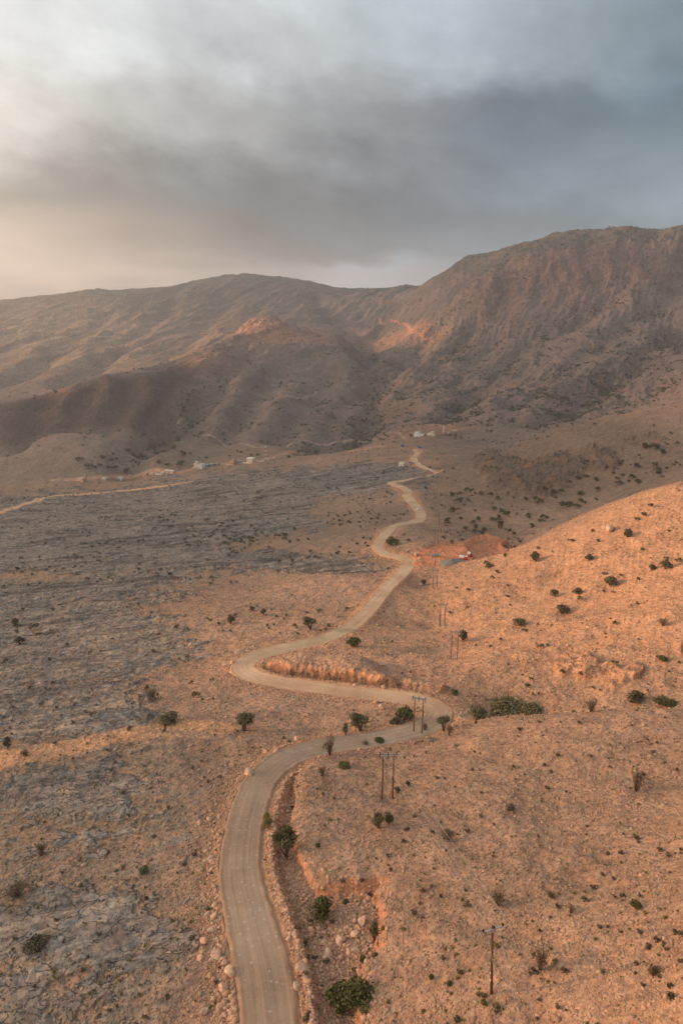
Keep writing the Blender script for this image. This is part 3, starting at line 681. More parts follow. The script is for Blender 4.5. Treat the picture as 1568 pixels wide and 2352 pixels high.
def grid_object(name, faces, cols, extra, mat, kind):
    used = np.unique(faces)
    remap = np.full(NRW * NC, -1, np.int32); remap[used] = np.arange(len(used), dtype=np.int32)
    co = np.stack([XX.ravel()[used], YY.ravel()[used], ZZ.ravel()[used]], 1).astype(np.float32)
    fc = remap[faces]
    me = bpy.data.meshes.new(name)
    me.vertices.add(len(co)); me.vertices.foreach_set('co', co.ravel())
    me.loops.add(fc.size); me.loops.foreach_set('vertex_index', fc.ravel().astype(np.int32))
    me.polygons.add(len(fc)); me.polygons.foreach_set('loop_start', np.arange(0, fc.size, 4, dtype=np.int32)); me.polygons.foreach_set('loop_total', np.full(len(fc), 4, np.int32))
    me.polygons.foreach_set('use_smooth', np.ones(len(fc), bool))
    me.update(calc_edges=True)
    ca = me.attributes.new('albedo', 'FLOAT_COLOR', 'POINT')
    cc = np.stack([c.ravel()[used] for c in cols] + [np.ones(len(used))], 1).astype(np.float32)
    ca.data.foreach_set('color', cc.ravel())
    ra = me.attributes.new('rock', 'FLOAT', 'POINT'); ra.data.foreach_set('value', extra.ravel()[used].astype(np.float32))
    me.materials.append(mat)
    o = bpy.data.objects.new(name, me); col.objects.link(o); o['kind'] = kind
    return o
idx = np.arange(NRW * NC).reshape(NRW, NC)
F = np.stack([idx[:-1, :-1], idx[:-1, 1:], idx[1:, 1:], idx[1:, :-1]], 2).reshape(-1, 4)
yc = YY[:-1, :-1].ravel(); uc = U0[:-1, :-1].ravel()
reg = np.zeros(len(F), int)
reg[yc > 1010] = 1
reg[(yc > 1010) & (uc > 860)] = 2
rk_at = np.clip(rockm + outm * 0.7, 0, 1)
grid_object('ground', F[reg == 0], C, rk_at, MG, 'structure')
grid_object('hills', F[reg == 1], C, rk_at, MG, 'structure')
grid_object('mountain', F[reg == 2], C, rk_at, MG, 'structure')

# ------------------------------------------------------------------ shared helpers for objects
def finish(name, V, Fc, mats, parent=None, midx=None, smooth=False):
    me = bpy.data.meshes.new(name)
    me.from_pydata([tuple(map(float, p)) for p in V], [], [tuple(map(int, f)) for f in Fc])
    for m in (mats if isinstance(mats, (list, tuple)) else [mats]): me.materials.append(m)
    if midx is not None: me.polygons.foreach_set('material_index', np.array(midx, dtype=np.int32))
    if smooth: me.polygons.foreach_set('use_smooth', np.ones(len(Fc), bool))
    me.update()
    o = bpy.data.objects.new(name, me); col.objects.link(o)
    if parent is not None: o.parent = parent
    return o
def tag(o, label=None, cat=None, group=None, kind=None):
    if label: o['label'] = label
    if cat: o['category'] = cat
    if group: o['group'] = group
    if kind: o['kind'] = kind
    return o
def empty(name, loc, rz=0.0):
    o = bpy.data.objects.new(name, None); col.objects.link(o)
    o.location = loc; o.rotation_euler = (0, 0, rz); o.empty_display_size = 0.3
    return o

# ------------------------------------------------------------------ road surface
def road_material():
    m, t, b = newmat("gravel_road")
    n = t.nodes.new; l = t.links.new
    uv = n('ShaderNodeAttribute'); uv.attribute_name = 'across'
    geo = n('ShaderNodeNewGeometry')
    def noise(scale, det, rough=0.6, vec=None):
        q = n('ShaderNodeTexNoise'); q.inputs['Scale'].default_value = scale; q.inputs['Detail'].default_value = det; q.inputs['Roughness'].default_value = rough
        l(vec or geo.outputs['Position'], q.inputs['Vector']); return q.outputs[0]
    # wheel lines: noise stretched along the road
    mp = n('ShaderNodeMapping'); mp.inputs['Scale'].default_value = (1.9, 0.028, 1.0); l(uv.outputs['Vector'], mp.inputs['Vector'])
    ln = noise(1.0, 4, 0.6, mp.outputs[0])
    mp2 = n('ShaderNodeMapping'); mp2.inputs['Scale'].default_value = (7.0, 0.06, 1.0); l(uv.outputs['Vector'], mp2.inputs['Vector'])
    ln2 = noise(1.0, 3, 0.6, mp2.outputs[0])
    big = noise(0.06, 3)
    fine = noise(2.6, 4, 0.7)
    def mt(op, a, b_=None):
        q = n('ShaderNodeMath'); q.operation = op
        for i, x in enumerate((a, b_)):
            if x is None: continue
            if isinstance(x, (int, float)): q.inputs[i].default_value = x
            else: l(x, q.inputs[i])
        return q.outputs[0]
    f = mt('ADD', mt('MULTIPLY', mt('SUBTRACT', ln, 0.5), 0.85), mt('MULTIPLY', mt('SUBTRACT', ln2, 0.5), 0.35))
    f = mt('ADD', f, mt('MULTIPLY', mt('SUBTRACT', fine, 0.5), 0.45))
    f = mt('ADD', f, mt('MULTIPLY', mt('SUBTRACT', noise(0.35, 4, 0.65), 0.5), 0.45))
    f = mt('ADD', f, mt('MULTIPLY', mt('SUBTRACT', big, 0.5), 0.45))
    f = mt('ADD', f, 1.0)
    sp = n('ShaderNodeTexVoronoi'); sp.inputs['Scale'].default_value = 0.9; l(geo.outputs['Position'], sp.inputs['Vector'])
    dot = n('ShaderNodeMapRange'); l(sp.outputs['Distance'], dot.inputs[0]); dot.inputs[1].default_value = 0.20; dot.inputs[2].default_value = 0.12; dot.inputs[3].default_value = 0; dot.inputs[4].default_value = 0.6
    cr = n('ShaderNodeValToRGB'); cr.color_ramp.elements[0].position = 0.25; cr.color_ramp.elements[0].color = (0.345, 0.23, 0.16, 1)
    cr.color_ramp.elements[1].position = 0.75; cr.color_ramp.elements[1].color = (0.42, 0.31, 0.225, 1)
    l(big, cr.inputs[0])
    ed = n('ShaderNodeAttribute'); ed.attribute_name = 'shoulder'
    mixe = n('ShaderNodeMix'); mixe.data_type = 'RGBA'; l(ed.outputs['Fac'], mixe.inputs[0]); l(cr.outputs[0], mixe.inputs[6]); mixe.inputs[7].default_value = (0.38, 0.235, 0.15, 1)
    sc_ = n('ShaderNodeVectorMath'); sc_.operation = 'SCALE'; l(mixe.outputs[2], sc_.inputs[0]); l(f, sc_.inputs['Scale'])
    md = n('ShaderNodeMix'); md.data_type = 'RGBA'; l(dot.outputs[0], md.inputs[0]); l(sc_.outputs[0], md.inputs[6]); md.inputs[7].default_value = (0.55, 0.5, 0.42, 1)
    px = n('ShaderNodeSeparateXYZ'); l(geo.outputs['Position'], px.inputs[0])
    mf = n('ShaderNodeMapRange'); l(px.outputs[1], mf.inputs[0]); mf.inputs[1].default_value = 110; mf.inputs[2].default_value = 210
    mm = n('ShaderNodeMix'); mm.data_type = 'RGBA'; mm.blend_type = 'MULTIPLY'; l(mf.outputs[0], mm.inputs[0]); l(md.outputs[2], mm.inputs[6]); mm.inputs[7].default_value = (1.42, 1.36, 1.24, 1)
    l(mm.outputs[2], b.inputs['Base Color'])
    bp = n('ShaderNodeBump'); bp.inputs['Strength'].default_value = 0.6; bp.inputs['Distance'].default_value = 0.12
    l(mt('ADD', mt('MULTIPLY', fine, 0.5), ln), bp.inputs['Height']); l(bp.outputs[0], b.inputs['Normal'])
    return m
def ribbon(name, P, S, prof, mat):
    """prof: list of (fraction of half width, extra metres outward, height, shoulder)"""
    T = np.gradient(P[:, :2], axis=0); T /= np.linalg.norm(T, axis=1)[:, None] + 1e-9
    T = np.stack([np.convolve(np.pad(T[:, i], 3, 'edge'), np.ones(7) / 7, 'valid') for i in (0, 1)], 1)
    T /= np.linalg.norm(T, axis=1)[:, None]
    Nn = np.stack([T[:, 1], -T[:, 0]], 1)
    n = len(P); m = len(prof)
    jig = fbm(S / 2.3, S * 0 + 1.7, 301, 3); jig2 = fbm(S / 2.3, S * 0 + 9.7, 305, 3)
    V = np.zeros((n, m, 3)); AC = np.zeros((n, m, 3)); SH = np.zeros((n, m))
    for k_, (fr, ex, hz_, sh) in enumerate(prof):
        sgn = 1 if (fr > 0 or (fr == 0 and ex > 0)) else -1
        jj = (jig if sgn > 0 else jig2) * (0.55 if sh > 0.2 else 0.0)
        o_ = fr * P[:, 3] + sgn * (abs(ex) + jj * (1 if ex else 1))
        if fr == 0: o_ = o_ * 0
        V[:, k_, 0] = P[:, 0] + Nn[:, 0] * o_; V[:, k_, 1] = P[:, 1] + Nn[:, 1] * o_; V[:, k_, 2] = P[:, 2] + hz_
        AC[:, k_, 0] = o_; AC[:, k_, 1] = S; SH[:, k_] = sh
    ii = np.arange(n * m).reshape(n, m)
    Fc = np.stack([ii[:-1, :-1], ii[:-1, 1:], ii[1:, 1:], ii[1:, :-1]], 2).reshape(-1, 4)
    o = finish(name, V.reshape(-1, 3), Fc, mat, smooth=True)
    a = o.data.attributes.new('across', 'FLOAT_VECTOR', 'POINT'); a.data.foreach_set('vector', AC.reshape(-1).astype(np.float32))
    a = o.data.attributes.new('shoulder', 'FLOAT', 'POINT'); a.data.foreach_set('value', SH.reshape(-1).astype(np.float32))
    return o
prof = [(-1, 2.0, -1.6, 1), (-1, 1.0, -0.35, 1), (-1, 0.55, -0.02, 1), (-1, 0.25, 0.07, .9), (-1, 0, 0.0, .5), (-.86, 0, 0, .0), (-.7, 0, .02, 0), (-.45, 0, -.01, 0), (-.2, 0, .03, 0), (0, 0, .05, 0),
        (.2, 0, .03, 0), (.45, 0, -.01, 0), (.7, 0, .02, 0), (.86, 0, 0, 0), (1, 0, 0, .5), (1, .25, .07, .9), (1, .55, -.02, 1), (1, 1.0, -.35, 1), (1, 2.0, -1.6, 1)]
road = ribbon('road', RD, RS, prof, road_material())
road['kind'] = 'structure'

# ------------------------------------------------------------------ unseen cloud bank added off frame, shaped to place shade on the land
def tz(x, y):
    y_ = np.clip(y, 30, 9000); L = np.log(y_); s = x / y_ / Ay(L)
    fj = np.interp(L, GL, np.arange(NRW)); fi = np.interp(s, GS, np.arange(NC))
    j = np.clip(fj.astype(int), 0, NRW - 1); i = np.clip(fi.astype(int), 0, NC - 1)
    return ZZ[j, i]
def shade_cloud_bank():
    H = 1100.0; stp = 45.0
    cxs = np.arange(-7600, -1400, stp); cys = np.arange(-1400, 5200, stp)
    gx, gy = np.meshgrid(cxs, cys)
    hitx = np.full(gx.shape, np.nan); hity = np.full(gx.shape, np.nan)
    ta = math.tan(SUN_EL); hx, hy = -SUNV.x / math.cos(SUN_EL), -SUNV.y / math.cos(SUN_EL)
    for D in np.arange(2000, 8200, 30.0):
        x = gx + hx * D; y = gy + hy * D; z = H - D * ta
        ok = np.isnan(hitx) & (y > 40) & (np.abs(x / np.maximum(y, 1)) < 0.85) & (z <= tz(x, y))
        hitx[ok] = x[ok]; hity[ok] = y[ok]
    bad = np.isnan(hitx)
    hxx = np.nan_to_num(hitx); hyy = np.where(bad, 100, np.nan_to_num(hity))
    U, V = proj(hxx, hyy, tz(hxx, hyy))
    bl = np.interp(U, [-200, 0, 200, 350, 560, 700, 1000, 1180, 1300, 1568, 1900], [1620, 1560, 1430, 1385, 1350, 1325, 1300, 1262, 1195, 1105, 1080])
    lit = sstep(V, bl - 25, bl + 25)
    part = 0.34 + 0.58 * np.clip(blob([(900,1500,420,110,1.2),(1300,1400,500,200,1.3),(1500,1560,260,60,1),(600,1800,110,110,.9),(620,1600,160,70,.8),(700,2050,120,300,.25)], U, V), 0, 1)
    part = part - 0.22 * np.clip(blob([(80,2050,260,330,1)], U, V), 0, 1)
    lit = lit * np.clip(part, 0, 1)
    lit = np.maximum(lit, blob([(600,760,85,26,.95),(700,790,60,14,.9),(480,820,60,14,.5),(1010,775,60,20,1.1),(930,790,60,14,.8),(150,790,330,80,.95),(120,892,40,10,.7),
                                (430,1080,300,22,.97),(1050,1275,140,30,1.0),(990,1150,60,60,.35),(990,1000,70,22,.8),(600,850,120,30,.35)], U, V))
    lit = np.maximum(lit, 0.36 * sstep(V, 1010, 960) * sstep(U, 1050, 850) + 0.21 * sstep(V, 1010, 960) * sstep(U, 850, 1050))
    lit = np.maximum(lit, 1.0 * np.clip(blob([(330,1085,150,26,1.3),(520,1062,120,24,1.3),(990,1000,60,16,1.3)], U, V), 0, 1))
    lit = np.maximum(lit, 0.21 * sstep(V, 1000, 1080) * sstep(U, 900, 700))
    lit = np.where(bad, 0.35, lit)
    nz = fbm(gx / 110, gy / 110, 400, 2, 0.5) * 1.0 + 0.5
    solid = np.clip((nz - lit) * 4.0 + 0.12, 0, 1)
    solid = np.where(lit > 0.93, 0, solid); solid = np.where(lit < 0.06, np.maximum(solid, 0.6), solid)
    keep = (solid > 0.12) & (gx < -0.72 * np.maximum(gy, 0) - 300)
    full = 0.05 + 0.95 * sstep(lit, 0.2, 0.03)
    th = full * solid * (60 + 40 * fbm(gx / 300, gy / 300, 410, 3))
    topz = H + 20 + th * 1.2 + fbm(gx / 80, gy / 80, 420, 3) * 25 * solid * full; botz = H + 18 - th * 0.8 + fbm(gx / 80, gy / 80, 430, 3) * 15 * solid * full
    n = gx.size; V3 = np.concatenate([np.stack([gx.ravel(), gy.ravel(), topz.ravel()], 1), np.stack([gx.ravel(), gy.ravel(), botz.ravel()], 1)])
    ii = np.arange(n).reshape(gx.shape)
    kq = keep[:-1, :-1] & keep[:-1, 1:] & keep[1:, 1:] & keep[1:, :-1]
    q = np.stack([ii[:-1, :-1], ii[:-1, 1:], ii[1:, 1:], ii[1:, :-1]], 2)[kq]
    Fc = np.concatenate([q, q[:, ::-1] + n])
    E = np.concatenate([q[:, [0, 1]], q[:, [1, 2]], q[:, [2, 3]], q[:, [3, 0]]])
    key = {}
    for a, b in E.tolist():
        if (b, a) in key: del key[(b, a)]
        else: key[(a, b)] = 1
    rim = [(b, a, a + n, b + n) for (a, b) in key]
    Fc = np.concatenate([Fc, np.array(rim)])
    us = np.unique(Fc); rm = np.zeros(2 * n, int); rm[us] = np.arange(len(us))
    m, t, b = newmat("shade_cloud_mat"); b.inputs['Base Color'].default_value = (0.8, 0.8, 0.8, 1); b.inputs['Roughness'].default_value = 1
    o = finish('shade_clouds', V3[us], rm[Fc], m, smooth=True)
    o['kind'] = 'structure'
shade_cloud_bank()

# ------------------------------------------------------------------ haze over the whole valley
def haze():
    x0, x1, y0, y1, z0, z1 = float(XX.min()) - 60, float(XX.max()) + 60, -300, 9600, float(ZZ.min()) - 2, max(float(ZZ.max()), CAMZ) + 8
    V = [(x, y, z) for x in (x0, x1) for y in (y0, y1) for z in (z0, z1)]
    Fc = [(0, 1, 3, 2), (4, 6, 7, 5), (0, 4, 5, 1), (2, 3, 7, 6), (0, 2, 6, 4), (1, 5, 7, 3)]
    m = bpy.data.materials.new("evening_haze"); m.use_nodes = True
    t = m.node_tree; t.nodes.clear()
    pv = t.nodes.new('ShaderNodeVolumePrincipled'); out = t.nodes.new('ShaderNodeOutputMaterial')
    pv.inputs['Color'].default_value = (0.88, 0.91, 0.96, 1); pv.inputs['Density'].default_value = 0.00013; pv.inputs['Anisotropy'].default_value = 0.55
    t.links.new(pv.outputs[0], out.inputs['Volume'])
    o = finish('haze', V, Fc, m); o['kind'] = 'stuff'
    o.display_type = 'WIRE'
haze()

# ------------------------------------------------------------------ simple materials
def plain(name, rgb, rough=0.8, metal=0.0, vary=0.12, scale=1.0, spec=0.2):
    m, t, b = newmat(name)
    b.inputs['Roughness'].default_value = rough; b.inputs['Metallic'].default_value = metal; b.inputs['Specular IOR Level'].default_value = spec
    tc_ = t.nodes.new('ShaderNodeTexCoord'); nz = t.nodes.new('ShaderNodeTexNoise'); nz.inputs['Scale'].default_value = scale; nz.inputs['Detail'].default_value = 4
    t.links.new(tc_.outputs['Object'], nz.inputs['Vector'])
    r = t.nodes.new('ShaderNodeValToRGB')
    r.color_ramp.elements[0].position = 0.3; r.color_ramp.elements[1].position = 0.7
    r.color_ramp.elements[0].color = (*[max(c * (1 - vary), 0) for c in rgb], 1); r.color_ramp.elements[1].color = (*[min(c * (1 + vary), 1) for c in rgb], 1)
    t.links.new(nz.outputs[0], r.inputs[0]); t.links.new(r.outputs[0], b.inputs['Base Color'])
    return m
def stone_material():
    m, t, b = newmat("loose_stone")
    at = t.nodes.new('ShaderNodeAttribute'); at.attribute_name = 'albedo'
    g = t.nodes.new('ShaderNodeNewGeometry'); nz = t.nodes.new('ShaderNodeTexNoise'); nz.inputs['Scale'].default_value = 3.0; nz.inputs['Detail'].default_value = 4
    t.links.new(g.outputs['Position'], nz.inputs['Vector'])
    mr_ = t.nodes.new('ShaderNodeMapRange'); t.links.new(nz.outputs[0], mr_.inputs[0]); mr_.inputs[1].default_value = .3; mr_.inputs[2].default_value = .7; mr_.inputs[3].default_value = .8; mr_.inputs[4].default_value = 1.2
    v = t.nodes.new('ShaderNodeVectorMath'); v.operation = 'SCALE'; t.links.new(at.outputs['Color'], v.inputs[0]); t.links.new(mr_.outputs[0], v.inputs['Scale'])
    t.links.new(v.outputs[0], b.inputs['Base Color'])
    return m
MSTONE = stone_material()
def leaf_material(name, c1, c2):
    m, t, b = newmat(name)
    g = t.nodes.new('ShaderNodeNewGeometry'); oi = t.nodes.new('ShaderNodeObjectInfo')
    r = t.nodes.new('ShaderNodeValToRGB'); r.color_ramp.elements[0].color = (*c1, 1); r.color_ramp.elements[1].color = (*c2, 1)
    a = t.nodes.new('ShaderNodeMath'); a.operation = 'MULTIPLY_ADD'; t.links.new(g.outputs['Random Per Island'], a.inputs[0]); a.inputs[1].default_value = 0.7
    a2 = t.nodes.new('ShaderNodeMath'); a2.operation = 'MULTIPLY'; t.links.new(oi.outputs['Random'], a2.inputs[0]); a2.inputs[1].default_value = 0.3
    t.links.new(a2.outputs[0], a.inputs[2]); t.links.new(a.outputs[0], r.inputs[0]); t.links.new(r.outputs[0], b.inputs['Base Color'])
    b.inputs['Roughness'].default_value = 0.8
    return m
M = dict(
    green=leaf_material('green_leaves', (0.055, 0.060, 0.022), (0.155, 0.155, 0.058)),
    olive=leaf_material('olive_leaves', (0.085, 0.078, 0.038), (0.23, 0.20, 0.105)),
    dry=leaf_material('dry_twigs', (0.075, 0.055, 0.036), (0.21, 0.155, 0.10)),
    dark=leaf_material('dark_scrub', (0.055, 0.052, 0.030), (0.15, 0.135, 0.082)),
    yellow=leaf_material('yellow_tuft', (0.12, 0.105, 0.025), (0.26, 0.21, 0.06)),
    bark=plain('bark', (0.13, 0.095, 0.07), 0.9, scale=3),
    pole=plain('creosoted_wood', (0.20, 0.085, 0.048), 0.8, vary=0.3, scale=2),
    oldpole=plain('weathered_wood', (0.115, 0.06, 0.04), 0.85, vary=0.3, scale=2),
    steel=plain('galvanised_steel', (0.42, 0.44, 0.46), 0.5, 0.6),
    insul=plain('black_insulator', (0.015, 0.015, 0.02), 0.35),
    wire=plain('aluminium_wire', (0.5, 0.47, 0.43), 0.5, 0.5),
    cream=plain('cream_render', (0.82, 0.72, 0.55), 0.85, scale=.5), white=plain('white_render', (0.86, 0.84, 0.80), 0.8, scale=.5),
    pink=plain('pink_render', (0.74, 0.48, 0.36), 0.85, scale=.5), terra=plain('terracotta_render', (0.64, 0.33, 0.21), 0.85, scale=.5),
    grey=plain('grey_block', (0.30, 0.29, 0.28), 0.85, scale=.5), dglass=plain('dark_glass', (0.03, 0.035, 0.04), 0.15, spec=.5),
    roof=plain('flat_roof', (0.42, 0.38, 0.33), 0.9), sheet=plain('pale_sheet_roof', (0.70, 0.70, 0.68), 0.45, .1), dsheet=plain('dark_sheet_roof', (0.05, 0.06, 0.09), 0.5),
    door=plain('brown_door', (0.16, 0.09, 0.05), 0.6), blue=plain('blue_board', (0.05, 0.13, 0.42), 0.5), redp=plain('red_paint', (0.42, 0.035, 0.03), 0.4, spec=.4),
    whitep=plain('white_paint', (0.78, 0.78, 0.76), 0.3, spec=.5), greyp=plain('grey_paint', (0.22, 0.22, 0.23), 0.35, spec=.5), tyre=plain('tyre', (0.02, 0.02, 0.02), 0.9),
    rim=plain('wheel_rim', (0.4, 0.4, 0.4), 0.4, .6), lamp=plain('clear_lamp', (0.75, 0.75, 0.7), 0.2, spec=.5), aggregate=plain('grey_aggregate', (0.22, 0.205, 0.18), 0.95, vary=.25, scale=1.5),
)

# ------------------------------------------------------------------ loose stones
def icosa():
    p = (1 + 5 ** .5) / 2
    V = np.array([(-1, p, 0), (1, p, 0), (-1, -p, 0), (1, -p, 0), (0, -1, p), (0, 1, p), (0, -1, -p), (0, 1, -p), (p, 0, -1), (p, 0, 1), (-p, 0, -1), (-p, 0, 1)], float)
    V /= np.linalg.norm(V[0])
    Fc = np.array([(0, 11, 5), (0, 5, 1), (0, 1, 7), (0, 7, 10), (0, 10, 11), (1, 5, 9), (5, 11, 4), (11, 10, 2), (10, 7, 6), (7, 1, 8), (3, 9, 4), (3, 4, 2), (3, 2, 6), (3, 6, 8), (3, 8, 9), (4, 9, 5), (2, 4, 11), (6, 2, 10), (8, 6, 7), (9, 8, 1)])
    return V, Fc
ICO, ICF = icosa()
def fastmesh(name, V, Fc, mat, colr=None):
    k_ = Fc.shape[1]
    me = bpy.data.meshes.new(name)
    me.vertices.add(len(V)); me.vertices.foreach_set('co', V.astype(np.float32).ravel())
    me.loops.add(Fc.size); me.loops.foreach_set('vertex_index', Fc.astype(np.int32).ravel())
    me.polygons.add(len(Fc)); me.polygons.foreach_set('loop_start', np.arange(0, Fc.size, k_, dtype=np.int32)); me.polygons.foreach_set('loop_total', np.full(len(Fc), k_, np.int32))
    me.update(calc_edges=True)
    if colr is not None:
        ca = me.attributes.new('albedo', 'FLOAT_COLOR', 'POINT'); ca.data.foreach_set('color', np.c_[colr, np.ones(len(colr))].astype(np.float32).ravel())
    me.materials.append(mat)
    o = bpy.data.objects.new(name, me); col.objects.link(o)
    return o
def stones_at(name, P, size, colr, seed, flat=0.7):
    r = np.random.RandomState(seed); n = len(P)
    V = ICO[None] * (1 + r.uniform(-0.28, 0.28, (n, 12, 1)))
    sc3 = np.stack([r.uniform(.7, 1.3, n), r.uniform(.6, 1.1, n), r.uniform(.45, .9, n) * flat * 1.2], 1)[:, None]
    V = V * sc3
    an = r.rand(n) * 6.283; ca_, sa_ = np.cos(an)[:, None], np.sin(an)[:, None]
    x = V[:, :, 0] * ca_ - V[:, :, 1] * sa_; y = V[:, :, 0] * sa_ + V[:, :, 1] * ca_
    V = np.stack([x, y, V[:, :, 2]], 2) * size[:, None, None] * 0.5 + P[:, None, :]
    V[:, :, 2] += (size * 0.10)[:, None]
    Fc = (ICF[None] + (np.arange(n) * 12)[:, None, None]).reshape(-1, 3)
    return fastmesh(name, V.reshape(-1, 3), Fc, MSTONE, np.repeat(colr, 12, 0))
def pick_cells(wt, n, seed, y0, y1):
    """random ground points, even over the view, drawn with weight wt"""
    r = np.random.RandomState(seed)
    J0, J1 = np.searchsorted(GL, [math.log(y0), math.log(y1)])
    c0, c1 = np.searchsorted(GS, [-1.0, 1.0])
    wv = np.clip(wt[J0:J1, c0:c1], 0, None).ravel().astype(float); wv /= wv.sum()
    k_ = r.choice(len(wv), n, p=wv)
    j = J0 + k_ // (c1 - c0); i = c0 + k_ % (c1 - c0)
    fj, fi = r.rand(n), r.rand(n)
    def bl(A): return (A[j, i] * (1 - fi) + A[j, i + 1] * fi) * (1 - fj) + (A[j + 1, i] * (1 - fi) + A[j + 1, i + 1] * fi) * fj
    P = np.stack([bl(XX), bl(YY), bl(ZZ)], 1)
    Cc = np.stack([C[q][j, i] for q in range(3)], 1)
    return P, Cc, j, i
offroad = np.where(near, sstep(e, 0.9, 1.6), 1.0)
stonew = offroad * (1 - 0.75 * rockm) * (1 + 1.2 * sstep(fbm(XF / 12, YF / 12, 501, 3), -0.1, 0.5)) * (1 - 0.8 * site) * (1 + 2.0 * edge * sstep(rz, 0, 1))
n_ = 120000
P, Cc, j_, i_ = pick_cells(stonew, n_, 21, 34, 400)
rs = np.random.RandomState(22)
size = np.clip(np.exp(rs.normal(math.log(0.21), 0.45, n_)), 0.10, 1.0) * np.interp(P[:, 1], [40, 120, 330], [0.9, 1.15, 2.3])
bc = rs.uniform(0.75, 1.3, (n_, 1)) * (1 + rs.uniform(-0.06, 0.06, (n_, 3)))
o = stones_at('loose_stones', P, size, np.clip(Cc * bc, 0, 0.8), 23); o['kind'] = 'stuff'
# rubble lining the ditch and the road edges
wt = (near & (YY < 250)) * (np.exp(-((e - 2.4) / 0.6) ** 2) * (rside > 0) * (YY < 120) * 4 + np.exp(-((e - 1.8) / 1.4) ** 2) * (rside < 0) * 0.8 * (1 + 3 * sstep(fbm(XF / 5, YF / 5, 520, 2), 0.1, 0.5)) + dz * (e > 4) * (e < off) * 0.9 + dz * (e > off) * (e < off + 2.5) * 0.5)
P, Cc, j_, i_ = pick_cells(np.where(e > 1.0, wt, 0), 9000, 31, 34, 250)
size = np.clip(np.exp(rs.normal(math.log(0.36), 0.42, 9000)), 0.15, 1.2)
o = stones_at('rubble', P, size, np.clip(np.array([[0.50, 0.31, 0.21]]) * rs.uniform(0.7, 1.3, (9000, 1)) * (1 + rs.uniform(-.06, .06, (9000, 3))), 0, .8), 33, 0.9); o['kind'] = 'stuff'

# boulders one can point at
def boulder_mesh(seed):
    r = np.random.RandomState(seed)
    V = ICO.tolist(); Fc = []; mid_ = {}
    def mp_(a, b):
        k_ = (min(a, b), max(a, b))
        if k_ not in mid_:
            p = (np.array(V[a]) + np.array(V[b])) / 2; V.append((p / np.linalg.norm(p)).tolist()); mid_[k_] = len(V) - 1
        return mid_[k_]
    for a, b, c in ICF.tolist():
        x, y, z = mp_(a, b), mp_(b, c), mp_(c, a); Fc += [(a, x, z), (b, y, x), (c, z, y), (x, y, z)]
    V = np.array(V)
    # chop with random planes for flat broken sides
    for _ in range(9):
        n = r.normal(size=3); n /= np.linalg.norm(n); d = r.uniform(.55, .85)
        t = V @ n; over = t > d
        V[over] -= (t[over] - d)[:, None] * n
    V *= 1 + r.uniform(-.04, .04, (len(V), 1))
    V = V * [1.15, .9, .75]
    me = bpy.data.meshes.new('boulder'); me.from_pydata(V.tolist(), [], Fc); me.materials.append(MB_[seed % 3]); me.update()
    return me
MB_ = [plain('boulder_pink', (0.62, 0.37, 0.25), .95, vary=.3, scale=1.5), plain('boulder_tan', (0.60, 0.40, 0.28), .95, vary=.3, scale=1.5), plain('boulder_buff', (0.56, 0.38, 0.27), .95, vary=.3, scale=1.5)]
BM = [boulder_mesh(s_) for s_ in range(6)]
def boulder(u, v, w_, label, group=None, flat=1.0):
    w_ *= 1.3; p = hitrow(u, v)
    o = bpy.data.objects.new('boulder', BM[rnd.randrange(6)]); col.objects.link(o)
    o.location = p + Vector((0, 0, w_ * 0.22)); s_ = w_ * 0.5
    o.scale = (s_ * rnd.uniform(.85, 1.15), s_ * rnd.uniform(.85, 1.1), s_ * flat); o.rotation_euler = (rnd.uniform(-.3, .3), rnd.uniform(-.3, .3), rnd.uniform(0, 6.28))
    tag(o, label, 'boulder', group)
